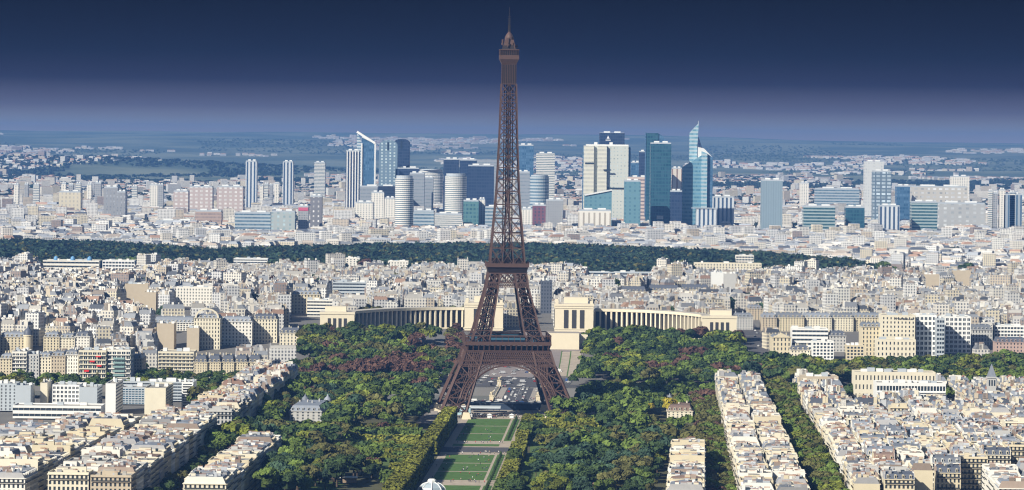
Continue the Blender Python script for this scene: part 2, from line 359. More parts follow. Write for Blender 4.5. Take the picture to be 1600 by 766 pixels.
def leg(zs, sx, sy, wc, wb, star, name):
    B = Beams()
    for z0, z1 in zip(zs[:-1], zs[1:]):
        A, C = ringpts(sx, sy, z0), ringpts(sx, sy, z1)
        for k in range(4):
            n = (k+1) % 4; d_ = 1 if k in (1, 2) else 0  # inner faces take the dark iron: shade inside the leg put into colour
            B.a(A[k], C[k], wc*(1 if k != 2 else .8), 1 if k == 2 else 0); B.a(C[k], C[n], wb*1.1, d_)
            B.a(A[k], C[n], wb, d_); B.a(A[n], C[k], wb, d_)
            if star:
                B.a(mid(A[k], C[k]), mid(A[n], C[n]), wb*.7, d_); B.a(mid(A[k], A[n]), mid(C[k], C[n]), wb*.7, d_)
                for q in (.25, .75):           # secondary web inside the leg's face
                    B.a(mid(A[k], C[k], q), mid(A[k], A[n], q if q < .5 else .5), wb*.4, d_)
            if star: B.a(mid(A[k], A[n]), mid(A[n], A[(n+1) % 4]), wb*.6)
        # lift shaft and stairs climbing inside the leg
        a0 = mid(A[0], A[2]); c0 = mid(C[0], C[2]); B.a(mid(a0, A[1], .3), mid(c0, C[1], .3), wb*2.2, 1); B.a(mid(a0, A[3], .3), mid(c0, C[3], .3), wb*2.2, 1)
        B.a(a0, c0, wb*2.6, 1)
    return B.build(name, M['iron'])
LOW = [5, 16, 27.5, 39.5, 50.6]; UP = [57, 66.6, 76, 85, 93, 99.7, 110]
for sx in (-1, 1):
    for sy in (-1, 1):
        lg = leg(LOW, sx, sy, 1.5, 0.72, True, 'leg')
        mb = MB(); h, l = hf(5), lf(5)
        for (px_, py_) in ((h, h), (h-l, h), (h-l, h-l), (h, h-l)):
            mb = MB(); mb.fr(sx*px_, sy*py_, 0, 5.2, 7, 7, 4.4, 4.4); mb.build('masonry_foot', M['stone'], lg)
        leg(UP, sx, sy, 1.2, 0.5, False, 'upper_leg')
for r in range(4):                                # four arches, lattice girders and brackets, one set on each side
    ca, sa = [(1, 0), (0, 1), (-1, 0), (0, -1)][r]
    def T(x, y, z): return (x*ca - y*sa, x*sa + y*ca, z)
    B = Beams(); R, zc, n = 34.3, 5.9, 40
    def apt(t, rr_):
        z = zc + rr_*sin(t); return T(rr_*cos(t), -hf(max(z, 5))-0.3, z)
    ts = np.linspace(radians(14), radians(166), n+1)
    for a_, b_ in zip(ts[:-1], ts[1:]):
        for rr_, w_ in ((R, 1.1), (R+2.6, .55), (R+4.0, 1.0)): B.a(apt(a_, rr_), apt(b_, rr_), w_)
        B.a(apt(a_, R), apt(a_, R+4.0), .45); B.a(apt(a_, R), apt(b_, R+2.6), .3)
    for t_ in np.linspace(radians(38), radians(142), 40):       # spandrel uprights with small round heads
        x = (R+4.0)*cos(t_); z = zc+(R+4.0)*sin(t_)
        if z < 40.2: B.a(T(x, -hf(z), z), T(x*1.01, -hf(40.6), 40.8), .5)
    B.build('arch', M['iron'])
    B = Beams()
    for z_, w_ in ((40.6, .7), (43.6, .9), (50.8, 1.0)): B.a(T(-hf(z_), -hf(z_), z_), T(hf(z_), -hf(z_), z_), w_)
    nn = 44
    for k in range(nn):
        x0, x1 = -1+2*k/nn, -1+2*(k+1)/nn
        B.a(T(x0*hf(40.6), -hf(40.6), 40.6), T(x1*hf(43.6), -hf(43.6), 43.6), .34); B.a(T(x1*hf(40.6), -hf(40.6), 40.6), T(x0*hf(43.6), -hf(43.6), 43.6), .34)
    nn = 22
    for k in range(nn):
        x0, x1 = -1+2*k/nn, -1+2*(k+1)/nn; xm = (x0+x1)/2; zm = 47.2
        for (xa, za, xb, zb) in ((x0, 43.8, x1, 50.6), (x1, 43.8, x0, 50.6), (xm, 43.8, x1, zm), (x1, zm, xm, 50.6), (x0, zm, xm, 50.6), (xm, 43.8, x0, zm)):
            B.a(T(xa*hf(za), -hf(za), za), T(xb*hf(zb), -hf(zb), zb), .42)
    B.build('lattice_girder', M['iron'])
    mb = MB(); V = [T(-hf(41)+1.8, -hf(41)+1.6, 41), T(hf(41)-1.8, -hf(41)+1.6, 41), T(hf(50.4)-1.8, -hf(50.4)+1.6, 50.4), T(-hf(50.4)+1.8, -hf(50.4)+1.6, 50.4), T(-hf(41)+2.2, -hf(41)+2.0, 41), T(hf(41)-2.2, -hf(41)+2.0, 41), T(hf(50.4)-2.2, -hf(50.4)+2.0, 50.4), T(-hf(50.4)+2.2, -hf(50.4)+2.0, 50.4)]
    mb.add(V, [[0, 1, 2, 3], [4, 5, 6, 7], [3, 2, 6, 7], [0, 1, 5, 4]]); mb.build('inner_girder_shade', M['iron_dark_shade'], tw)  # solid dark panel for the inner girder and the shade between lattice bars
    for k in range(16):                               # brackets carrying the gallery
        mb = MB()
        x = -31 + 62*k/15
        V = [T(x-.45, -31.4, 51.2), T(x+.45, -31.4, 51.2), T(x+.45, -33.2, 55.4), T(x-.45, -33.2, 55.4), T(x-.45, -30, 55.4), T(x+.45, -30, 55.4), T(x+.45, -30.6, 51.2), T(x-.45, -30.6, 51.2)]
        mb.add(V, [[0, 1, 2, 3], [1, 6, 5, 2], [0, 3, 4, 7], [3, 2, 5, 4], [6, 7, 4, 5]])
        mb.build('bracket', M['iron'], tw)
    B = Beams()                                        # girder under the second platform
    for z_, w_ in ((99.7, .7), (103.2, .8), (110.2, .9)): B.a(T(-hf(z_), -hf(z_), z_), T(hf(z_), -hf(z_), z_), w_)
    for k in range(24):
        x0, x1 = -1+2*k/24, -1+2*(k+1)/24
        B.a(T(x0*hf(99.7), -hf(99.7), 99.7), T(x1*hf(103.2), -hf(103.2), 103.2), .32); B.a(T(x1*hf(99.7), -hf(99.7), 99.7), T(x0*hf(103.2), -hf(103.2), 103.2), .32)
    for k in range(6):
        x0, x1 = -1+2*k/6, -1+2*(k+1)/6
        B.a(T(x0*hf(103.2), -hf(103.2), 103.2), T(x1*hf(110), -hf(110), 110), .55); B.a(T(x1*hf(103.2), -hf(103.2), 103.2), T(x0*hf(110), -hf(110), 110), .55)
        B.a(T(x0*hf(103.2), -hf(103.2), 103.2), T(x0*hf(110), -hf(110), 110), .6)
    B.build('upper_girder', M['iron'])
mb = MB()                                              # first platform: deck ring, rail posts, roof line
def ring(mb, ho, hi, z0, z1, mt=0):
    t_ = (ho-hi)
    for s_ in (-1, 1):
        mb.fr(0, s_*(ho+hi)/2, z0, z1, 2*ho, t_, mat=mt, bottom=True); mb.fr(s_*(ho+hi)/2, 0, z0, z1, t_, 2*hi, mat=mt, bottom=True)
ring(mb, 33.4, 30.2, 50.9, 51.5); ring(mb, 33.4, 15, 55.5, 57.0)
fp = mb.build('first_platform', M['iron'], tw)
mb = MB()
for k in range(15):
    for s_ in (-1, 1):
        x = -33+66*k/14; mb.fr([x, s_*33], [s_*33, x], 57, 62.6, .35, .35)
ring(mb, 33.3, 32.4, 62.5, 63.2); ring(mb, 33.3, 33.1, 57, 58.3)
mb.build('gallery_rail', M['iron'], fp)
mb = MB()
for a_, b_, c_, d_ in ((0, -24, 26, 9), (0, 24, 26, 9), (-24, 0, 9, 26), (24, 0, 9, 26)):
    mb.fr(a_, b_, 57, 61.5, c_, d_, mat=0); mb.fr(a_, b_, 61.5, 62.6, c_+1, d_+1, c_-3, d_-3, mat=1)
mb.build('pavilion', [M['glass_blue'], M['iron_dark_shade']], fp)
mb = MB(); ring(mb, 16.6, 8, 115, 116.6); mb.fr(0, 0, 110.5, 115, 29.2, 29.2, 31.5, 31.5, mat=1, bottom=True)  # dark solid block paints the shade under the deck
sp2 = mb.build('second_platform', [M['iron'], M['iron_dark_shade']], tw)
mb = MB(); ring(mb, 16.5, 16.3, 116.6, 118.0)
for k in range(12):
    x = -16.4+32.8*k/11; mb.fr([x, x, -16.4, 16.4], [-16.4, 16.4, x, x], 116.6, 119.2, .25, .25)
mb.fr([-6, 6, 0, 9.5, -9.5], [-8, -8, 9, 6, 3], 116.6, 121.5, 5, 5, 4.4, 4.4, mat=1)
mb.build('platform_kiosk', [M['iron'], M['iron_dark_shade']], sp2)
B = Beams()                                            # the tall shaft
zs = [117]; 
while zs[-1] < 255: zs.append(zs[-1] + max(5.6, 12.5 - (zs[-1]-117)*0.052))
zs[-1] = 257
for z0, z1 in zip(zs[:-1], zs[1:]):
    for r in range(4):
        ca, sa = [(1, 0), (0, 1), (-1, 0), (0, -1)][r]
        def T(x, z): y = -hf(z); return (x*ca - y*sa, x*sa + y*ca, z)
        h0, h1 = hf(z0), hf(z1); i0, i1 = max(h0-lf(z0), 0), max(h1-lf(z1), 0)
        B.a(T(-h0, z0), T(-h1, z1), .95); B.a(T(h1, z1), T(-h1, z1), .5)
        for s_ in (-1, 1):
            B.a(T(s_*i0, z0), T(s_*i1, z1), .7)
            B.a(T(s_*h0, z0), T(s_*i1, z1), .42); B.a(T(s_*i0, z0), T(s_*h1, z1), .42)
            B.a(T(s_*h1, z1), T(s_*i1*.0+s_*i1, z1), .6)
        if i0 > 1.2: B.a(T(-i0, z0), T(i1, z1), .38); B.a(T(i0, z0), T(-i1, z1), .38)
B.build('shaft', M['iron'])
B = Beams(); mb = MB()
for x, y in ((-1.7, -1.7), (1.7, -1.7), (1.7, 1.7), (-1.7, 1.7), (-3.6, 0), (3.6, 0)): B.a((x, y, 117), (x*.9, y*.9, 276), .8)
zz = 117
while zz < 270:
    B.a((-1.7, -1.7, zz), (1.7, -1.7, zz+5), .5); B.a((1.7, 1.7, zz), (1.7, -1.7, zz+5), .5); B.a((-1.7, 1.7, zz), (-1.7, -1.7, zz+5), .5); B.a((-3.6, 0, zz), (3.6, 0, zz), .4); zz += 5
B.build('lift_core', M['iron_dark_shade'])
mb = MB(); mb.fr(0, 0, 257, 272, 10.6, 10.6, 10.4, 10.4, mat=1); mb.fr(0, 0, 272, 276, 10.6, 10.6, 14.6, 14.6, bottom=True)
for k in range(9):
    x = -5.4+10.8*k/8; mb.fr([x, x, -5.4, 5.4], [-5.4, 5.4, x, x], 257, 273, .35, .35)
cab = mb.build('summit_cabin', [M['iron'], M['iron_dark_shade']], tw)
mb = MB(); mb.fr(0, 0, 276, 279.4, 15, 15, mat=0); mb.fr(0, 0, 279.4, 283.2, 13.6, 13.6, mat=1)
for k in range(11):
    x = -7.2+14.4*k/10; mb.fr([x, x, -7.2, 7.2], [-7.2, 7.2, x, x], 279.4, 283.6, .25, .25)
mb.fr(0, 0, 283.2, 283.9, 15.2, 15.2); mb.fr(0, 0, 283.9, 287, 11, 11, 9.4, 9.4, mat=1); mb.fr(0, 0, 287, 291.5, 8.4, 8.4, 6.8, 6.8)
r_ = random.Random(3)
for k in range(26):
    a_ = r_.uniform(0, 6.28); d_ = r_.uniform(3.2, 6.6); z_ = r_.uniform(284, 289); mb.fr(d_*cos(a_), d_*sin(a_), z_, z_+r_.uniform(1.5, 4.5), r_.uniform(.3, 1.3), r_.uniform(.3, 1.0))
mb.lathe([(3.6, 291.5), (3.4, 293.5), (2.4, 295.6), (1.1, 297.2), (.9, 299)], 12)
mb.build('lantern', [M['iron'], M['iron_dark_shade']], cab)
mb = MB(); mb.lathe([(1.0, 297), (.95, 303), (.7, 303.2), (.6, 308), (.2, 308.3), (.13, 317)], 8)
for k in range(8): mb.fr([0], [0], 298+k*1.6, 298.4+k*1.6, 2.3, 2.3)
mb.build('antenna', M['iron_dark_shade'], tw)

# ---------------------------------------------------------------- the curved palace on the hill
def bez(p0, p1, p2, n):
    t = np.linspace(0, 1, n)[:, None]; p0, p1, p2 = map(np.array, (p0, p1, p2)); return (1-t)**2*p0+2*t*(1-t)*p1+t*t*p2
M['palace'] = mat('palace_stone', (0.72, 0.65, 0.50), 0.85, noise=0.06, scale=0.2)
M['palace_roof'] = mat('palace_roof', (0.50, 0.47, 0.42), 0.9, noise=0.1, scale=0.2)
M['recess'] = mat('tall_glazing', (0.055, 0.055, 0.06), 0.35)
def wing(label, p0, p1, p2, side, endx, endy, headx, heady, zt, zb):
    root = thing('curved_palace', label, 'palace', (0, 0, 0))
    n = 25; P = bez(p0, p1, p2, n); d = np.gradient(P, axis=0); d /= np.linalg.norm(d, axis=1)[:, None]
    nr = np.stack([d[:, 1], -d[:, 0]], 1)
    if nr[n//2][1] > 0: nr = -nr                       # towards the viewer
    B_ = P - nr*13
    mb = MB()                                           # roof slab with a cornice
    for k in range(n-1):
        q = [P[k]+nr[k]*.8, P[k+1]+nr[k+1]*.8, B_[k+1], B_[k]]
        if side < 0: q = q[::-1]
        mb.prism([tuple(a) for a in q], zt-2.6, zt, 0, 1)
    mb.build('roof', [M['palace'], M['palace_roof']], root)
    mb = MB()
    for k in range(n-1):
        q = [P[k]-nr[k]*4, P[k+1]-nr[k+1]*4, B_[k+1], B_[k]]
        if side < 0: q = q[::-1]
        mb.prism([tuple(a) for a in q], zb, zt-2.62, 0, 0)
    mb.build('glazed_wall', M['recess'], root)
    mb = MB()
    for k in range(n-1):
        q = [P[k]+nr[k]*1.5, P[k+1]+nr[k+1]*1.5, P[k+1]-nr[k+1]*4, P[k]-nr[k]*4]
        if side < 0: q = q[::-1]
        mb.prism([tuple(a) for a in q], zb-8, zb+2, 0, 0)
    mb.build('plinth', M['palace'], root)
    me = None
    for k in range(n):
        if me is None:
            m2 = MB(); m2.fr(0, 0, 0, zt-2.6-zb-2, 1.7, 3.2); me = m2.mesh('pillar', [M['palace']])
        link('pillar', me, root, (P[k][0]-nr[k][0]*1.2, P[k][1]-nr[k][1]*1.2, zb+2), math.atan2(d[k][1], d[k][0]))
    def pavilion(name, cx, cy, wx, dy, z0, z1, bays, attic=None, ang=0.0, sidebays=3):
        mb = MB(); mb.fr(0, 0, z0, z1-2.2, wx, dy, mat=0); mb.fr(0, 0, z1-2.2, z1, wx+1, dy+1, mat=0, top=1)
        if attic: mb.fr(attic[1], 3, z1, z1+attic[0], wx*.62, dy*.5, mat=0, top=1)
        o = mb.build(name, [M['palace'], M['palace_roof']], root, (cx, cy, 0), ang)
        m2 = MB(); m2.fr(0, 0, 0, (z1-z0-10), .62*wx/(2*bays+1)*2, .5); wm = m2.mesh('tall_window', [M['recess']])
        span = wx*.62
        for b_ in range(bays):
            xb = -span/2+span*(b_+.5)/bays if bays > 1 else 0
            link('tall_window', wm, o, (xb, -dy/2-.12, z0+4), 0, (span/bays*.55/(.62*wx/(2*bays+1)*2), 1, 1))
        for s_ in (-1, 1):
            for b_ in range(sidebays):
                link('tall_window', wm, o, (s_*(wx/2+.12), -dy*.3+dy*.6*b_/max(1, sidebays-1), z0+4), pi/2, (.55, 1, 1))
        return o
    pavilion('end_pavilion', endx, endy, 33, 26, zb-12, zt, 4, (5, side*2), 0, 2)
    hp = pavilion('head_pavilion', headx, heady, 38, 36, zb, zt+6, 3, (6, 2), 0, 3)
    mb = MB(); mb.fr(0, 0, zt+1.6, zt+2.3, 38.9, 36.9); mb.fr(0, 0, zb+2.6, zb+3.2, 38.9, 36.9); mb.build('string_course', M['palace'], hp)
    mb = MB(); mb.fr([-17, 17, -17, 17], [-16, -16, 16, 16], zt+6, zt+9, 3, 3); mb.build('roof_block', M['palace'], hp)
    return root
wing('curved cream stone palace wing with tall pillars, left of the iron tower', (-42, 3500), (-110, 3500), (-150, 3402), -1, -166, 3392, -26, 3492, 47, 25)
wing('curved cream stone palace wing with tall pillars, right of the iron tower', (84, 3500), (152, 3500), (186, 3402), 1, 201, 3392, 63, 3488, 47, 25)
ts_ = thing('terrace_wall', 'broad blank cream terrace wall below the palace pavilion right of the tower', 'wall', (0, 0, 0))
mb = MB(); x0, z0 = at(857, 547, 3330); x1, z1 = at(905, 521, 3330); mb.fr((x0+x1)/2, 3345, 8, z1, (x1-x0), 30, mat=0, top=1)
mb.build('wall', [M['palace'], M['pavement']], ts_)
mb = MB(); x2, _ = at(918, 530, 3330); mb.fr((x1+x2)/2+.5, 3350, 8, z1-2, (x2-x1), 20, mat=0); mb.fr((x1+x2)/2, 3339.7, 14, 17.5, 7, .3, mat=1)
mb.build('side_wall', [M['palace'], M['recess']], ts_)
def zs_(pts, dz): return [(x, y, float(gzf(y))+dz) for x, y in pts]
def slope_sheet(name, x0, x1, y0, y1, mt, dz, sk=0.035):
    mb = MB(); yy = np.linspace(y0, y1, 9)
    for a_, b_ in zip(yy[:-1], yy[1:]):
        mb.poly(zs_([(x0+sk*(a_-3100), a_), (x1+sk*(a_-3100), a_), (x1+sk*(b_-3100), b_), (x0+sk*(b_-3100), b_)], dz))
    return struct(mb.build(name, mt))
sheet_m = mat('rose_gravel', (0.24, 0.21, 0.205), 0.95, noise=0.12, scale=0.1)
slope_sheet('esplanade', -20, 62, 3124, 3480, sheet_m, 0.25)
slope_sheet('fountain_lawn', 41, 42, 3128, 3318, M['lawn'], 0.5); slope_sheet('fountain_basin', 42, 49.5, 3132, 3312, M['sand'], 0.55)
slope_sheet('fountain_lawn', 49.5, 50.6, 3128, 3318, M['lawn'], 0.5); slope_sheet('fountain_path', 50.6, 60, 3128, 3318, M['sand'], 0.5)
slope_sheet('boulevard', 215, 240, 3060, 3700, M['asphalt'], 0.3, 0.02)
# ---------------------------------------------------------------- apartment buildings of the near blocks
WIN = MB(); WIN.fr(0, 0, 0, 1, 1, .12, mat=0); WIN.fr([0], [-.05], .04, .96, .08, .1, mat=1)
WIN_ME = WIN.mesh('window', [M['glass'], M['white']])
M['blind'] = mat('window_blind', (0.30, 0.29, 0.27), 0.7, rnd=0.4)
WINB_ME = (lambda m_: (m_.fr(0, 0, 0, 1, 1, .12, mat=0), m_.fr([0], [-.05], .5, 1, .96, .1, mat=1), m_)[-1])(MB()).mesh('window', [M['glass'], M['blind']])
def grid_wall(mb, L, h, nb, nf, org, ux, nrm, ww=.42, wh=.6, dep=.3, mat=0, pane=None, z0=0.0, sill=.2):
    """a wall L x h cut by nb x nf real openings with reveals; returns the pane centres"""
    ox, oy = org; cw, ch = L/nb, h/nf
    a0, a1 = cw*(1-ww)/2, cw*(1+ww)/2; b0 = ch*sill; b1 = b0+ch*wh
    u = np.array([0, cw, cw, 0, a0, a1, a1, a0, a0, a1, a1, a0]); v = np.array([0, 0, ch, ch, b0, b0, b1, b1, b0, b0, b1, b1]); w_ = np.array([0]*8+[dep]*4)
    fq = [[0, 1, 5, 4], [1, 2, 6, 5], [2, 3, 7, 6], [3, 0, 4, 7], [4, 5, 9, 8], [5, 6, 10, 9], [6, 7, 11, 10], [7, 4, 8, 11]]
    if pane is not None: fq = fq + [[8, 9, 10, 11]]
    I, J = np.meshgrid(np.arange(nb), np.arange(nf)); I = I.ravel(); J = J.ravel()
    U = u[None]+I[:, None]*cw; Vv = v[None]+J[:, None]*ch+z0; W = np.repeat(w_[None], len(I), 0)
    X = ox+ux[0]*U-nrm[0]*W; Y = oy+ux[1]*U-nrm[1]*W
    V = np.stack([X, Y, Vv], -1).reshape(-1, 3); fq = np.array(fq)
    F_ = (np.arange(len(I))[:, None, None]*12+fq[None]).reshape(-1, 4)
    mm = np.tile(np.array([mat]*8+([pane] if pane is not None else [])), len(I))
    mb.add(V, F_, mm)
    if nrm[0]*ux[1]-nrm[1]*ux[0] > 0: pass
    return [(ox+ux[0]*(i*cw+cw/2)-nrm[0]*(dep-.05), oy+ux[1]*(i*cw+cw/2)-nrm[1]*(dep-.05), z0+j*ch+b0, cw*ww, ch*wh, i, j) for j in range(nf) for i in range(nb)]
M['gable_grey'] = mat('gable_grey', (.36, .36, .37), .85, noise=.15, scale=.4, rnd=.3); M['gable_brown'] = mat('gable_brown', (.30, .24, .20), .85, noise=.15, scale=.4, rnd=.3); M['zinc_pale'] = mat('zinc_pale', (.48, .51, .55), .5, noise=.1, scale=.5, rnd=.2)
ROOFW = {'zinc': 'zinc-roofed', 'tile': 'tile-roofed', 'slate': 'slate-roofed', 'flat_roof': 'flat-roofed'}
def dormer_mesh(wm):
    m_ = MB(); m_.fr(0, 0, 0, 1.9, 1.7, 1.35, mat=0); m_.fr(.1, 0, 1.9, 2.3, 2.0, 1.65, 1.6, .5, mat=0, bottom=True); m_.fr(.86, 0, .3, 1.7, .06, .85, mat=1); return m_.mesh('dormer', [wm, M['glass']])
DORMER_ME = {k: dormer_mesh(v) for k, v in WM.items()}
def apartment(name, label, cat, group, cx, cy, wx, dy, h, ang, rs, sides='LRF', wins='', wall='cream', roof='zinc', mans=3.4, pieces=True, zb=0.0, blindF=False, floors=None, bay=2.6):
    """wx across (between the two street sides L and R), dy along the row; F is the side turned to the viewer"""
    r = random.Random(rs); root = thing(name, label, cat, (cx, cy, zb), ang, group)
    nf = floors or max(3, round(h/3.15)); wm = WM[wall]
    mb = MB(); panes = []
    specs = {'L': ((-wx/2, dy/2), (0, -1), (-1, 0), dy), 'R': ((wx/2, -dy/2), (0, 1), (1, 0), dy), 'F': ((-wx/2, -dy/2), (1, 0), (0, -1), wx), 'B': ((wx/2, dy/2), (-1, 0), (0, 1), wx)}
    for s_, (o_, u_, n_, L_) in specs.items():
        if s_ in sides:
            nb = max(2, round(L_/bay)); own = s_ in wins
            got = grid_wall(mb, L_, h, nb, nf, o_, u_, n_, pane=None if own else 1, ww=r.uniform(.42, .56), wh=r.uniform(.6, .72))
            if own: panes += [(g_, s_, u_, n_) for g_ in got]
        else:
            a_ = o_; b_ = (o_[0]+u_[0]*L_, o_[1]+u_[1]*L_); mb.quad((*a_, 0), (*b_, 0), (*b_, h), (*a_, h), 0)
    mb.quad((-wx/2, -dy/2, h), (wx/2, -dy/2, h), (wx/2, dy/2, h), (-wx/2, dy/2, h), 0)
    flat = roof == 'flat_roof'
    ins = 2.2
    if not flat:                                    # party gables rise with the mansard
        for y_ in (-dy/2+.18, dy/2-.18):
            mb.fr(0, y_, h+.004, h+mans+.35, wx-.5, .34, wx-2*ins+.4, .34, mat=r.choice([0, 3, 3, 4, 5]))
    for s_ in ('L', 'R'):                            # cornice and two long balconies
        sx = -1 if s_ == 'L' else 1
        if s_ in sides:
            mb.fr(sx*(wx/2+.3), 0, h-.45, h-.05, .6, dy-.1, mat=0, bottom=True)
            for fl in ([2, nf-1] if not flat else range(1, nf)):
                zf = fl*h/nf; mb.fr(sx*(wx/2+.4), 0, zf, zf+.18, .8, dy-1.2, mat=0, bottom=True); mb.fr(sx*(wx/2+.76), 0, zf+.18, zf+1.05, .05, dy-1.2, mat=2)
    if 'F' in sides:
        mb.fr(0, -dy/2-.3, h-.45, h-.05, wx-.1, .6, mat=0, bottom=True)
        for fl in (2, nf-1): mb.fr(0, -dy/2-.4, fl*h/nf, fl*h/nf+.18, wx-1.2, .8, mat=0, bottom=True); mb.fr(0, -dy/2-.76, fl*h/nf+.18, fl*h/nf+1, wx-1.2, .05, mat=2)
    wl = mb.build('wall', [wm, M['glass'], M['rail'], M['gable_grey'], WM['off-white'], M['gable_brown']], root)
    for (x_, y_, z_, a_, b_, i_, j_), s_, u_, n_ in panes:
        link('window', WINB_ME if r.random() < .35 else WIN_ME, root, (x_, y_, z_), math.atan2(u_[1], u_[0]), (a_, 1, b_))
    mb = MB()
    if flat:
        zt = h+r.uniform(.7, 1.1)
        for s_ in (-1, 1):
            mb.fr(0, s_*(dy/2-.2), h+.003, zt, wx, .4, mat=1); mb.fr(s_*(wx/2-.2), 0, h+.003, zt, .4, dy-.8, mat=1)
        mb.quad((-wx/2+.4, -dy/2+.4, h+.05), (wx/2-.4, -dy/2+.4, h+.05), (wx/2-.4, dy/2-.4, h+.05), (-wx/2+.4, dy/2-.4, h+.05), 0)
        k = r.randint(1, 3)
        for _ in range(k): mb.fr(r.uniform(-wx*.25, wx*.25), r.uniform(-dy*.25, dy*.25), h+.05, h+r.uniform(1.8, 3.2), r.uniform(2.5, wx*.4), r.uniform(2, dy*.4), mat=1, top=0)
        top = h
    else:
        mb.fr(0, 0, h, h+mans, wx-.1, dy-.72, wx-2*ins, dy-.72, mat=0, top=0)
        rd = r.uniform(.5, 1.4); mb.fr(0, 0, h+mans+.002, h+mans+rd, wx-2*ins, dy-.72, .5, dy-.72, mat=0)
        top = h+mans
    for _ in range(r.randint(6, 11)):               # skylights, vents and lift housings
        x_ = r.uniform(-wx*.32, wx*.32); mb.fr(x_, r.uniform(-dy*.4, dy*.4), top, top+r.uniform(.5, 2.3), r.uniform(.6, 2.8), r.uniform(.6, 2.4), mat=r.choice([1, 2, 2, 3, 4, 0, 0, 5, 5, 5, 6, 6]))
    rf = mb.build('roof', [M[roof], wm, M['glass'], M['tile'], M['white'], M['gable_grey'], M['zinc_pale']], root)
    if not flat:
        for sx, s_ in ((-1, 'L'), (1, 'R')):
            if s_ not in sides or not pieces: continue
            nd = max(1, round(dy/4.4))
            for k in range(nd):
                link('dormer', DORMER_ME[wall], rf, (sx*(wx/2-1.15), -dy/2+dy*(k+.5)/nd, h+.25), pi if sx < 0 else 0)
    n_ch = r.randint(3, 5) if not flat else r.randint(1, 3)
    for k in range(n_ch):                            # chimney stacks on the party walls
        y_ = r.choice([-1, 1])*(dy/2-.45); x_ = (-.33+.66*(k+r.uniform(.2, .8))/n_ch)*wx; L_ = r.uniform(1.8, 4.2); hh = top+r.uniform(1.2, 2.4)
        mb = MB(); mb.fr(x_, y_, h+.3, hh, L_, .8, mat=0)
        npot = max(3, int(L_/.5)); xs = x_-L_/2+L_*(np.arange(npot)+.5)/npot
        mb.fr(xs, y_, hh, hh+r.choice([.6, .9]), .28, .28, .2, .2, mat=1); mb.build('chimney_stack', [r.choice([wm, wm, M['gable_grey'], WM['off-white'], WM['light grey'], M['gable_brown'], M['zinc_pale']]), M['pot']], root)
    return root
def pick(r, d): return r.choices(list(d), list(d.values()))[0]
COUNT = {'apartment_building': 0, 'flat': 0}; REC = []
def block(phrase, xl, xr, y0, y1, nrow, rows, lot=17, hbase=19, wall_w=None, roof_w=None, seed=1, wins=('',), gap=0.0, front_win=True, skip=None, slope=AX, outer=None, ycut=2560, empty=0.0):
    """rows of adjoining buildings running with the street; xl, xr: street lines at Y=2500"""
    r = random.Random(seed); ang = -atan(slope)
    W_ = (xr-xl); dw = W_/nrow
    wall_w = wall_w or {'cream': 4, 'pale cream': 4, 'buff': 1, 'light grey': 1.5, 'off-white': 4}; roof_w = roof_w or {'zinc': 6, 'flat_roof': 3, 'tile': .9, 'slate': .8}
    for c in range(nrow):
        y = y0+r.uniform(0, 3); k = 0; court = .4 if nrow == 2 else (.5 if nrow > 2 else 0)
        coff = court*(-1 if c % 2 == 0 else 1)*.5
        while y < y1-8:
            d = lot*r.uniform(.75, 1.3); d = min(d, y1-y)
            yc = y+d/2; xc = xl+dw*(c+.5)+slope*(yc-2500)+coff; k += 1; dwv = dw-court-(r.choice([0, 0, 0, 2.5, 4]) if nrow > 2 else 0)
            if not (skip and skip(xc, yc)) and r.random() >= empty:
                px_, py_ = pix(xc, yc, 20)
                if -25 < px_ < 1625 and pix(xc, yc, 26)[1] < 775:
                    wl, rf = pick(r, wall_w), pick(r, roof_w); h = hbase+r.uniform(-2.8, 2.8)+(2.5 if rf == 'flat_roof' else 0)
                    sides = ('L' if c == 0 or nrow > 3 else '')+('R' if c == nrow-1 or nrow > 3 else '')
                    first = y == y0 or k == 1
                    if first: sides += 'F'
                    near = yc < 2400
                    if yc > ycut: REC.append((xc, yc, dwv-.12, d-.08, h-(3 if rf == 'flat_roof' else 0), ang, WALLS[wl], rf)); y += d; continue
                    wn = ''.join(s_ for s_ in wins[min(c, len(wins)-1)] if s_ in sides) if near else ''
                    ph = rows[c] if isinstance(rows, (list, tuple)) else rows
                    lab = f"{wl} {ROOFW[rf]} building, {nth(k)} from front {ph}"
                    if nrow > 3 and c > 0 and not first and r.random() < .45:
                        wx_, dy_, an_, sides, wn = d-.08, dwv-.12, ang+pi/2, 'L', ''
                    else: wx_, dy_, an_ = dwv-.12, d-.08, ang
                    apartment('apartment_building' if rf != 'flat_roof' else 'flat_roofed_block', lab, 'apartment building' if rf != 'flat_roof' else 'apartment block', phrase, xc, yc, wx_, dy_, h, an_, r.random(), sides, wn, wl, rf, r.uniform(2.6, 4.0))
                    COUNT['apartment_building' if rf != 'flat_roof' else 'flat'] += 1
            y += d
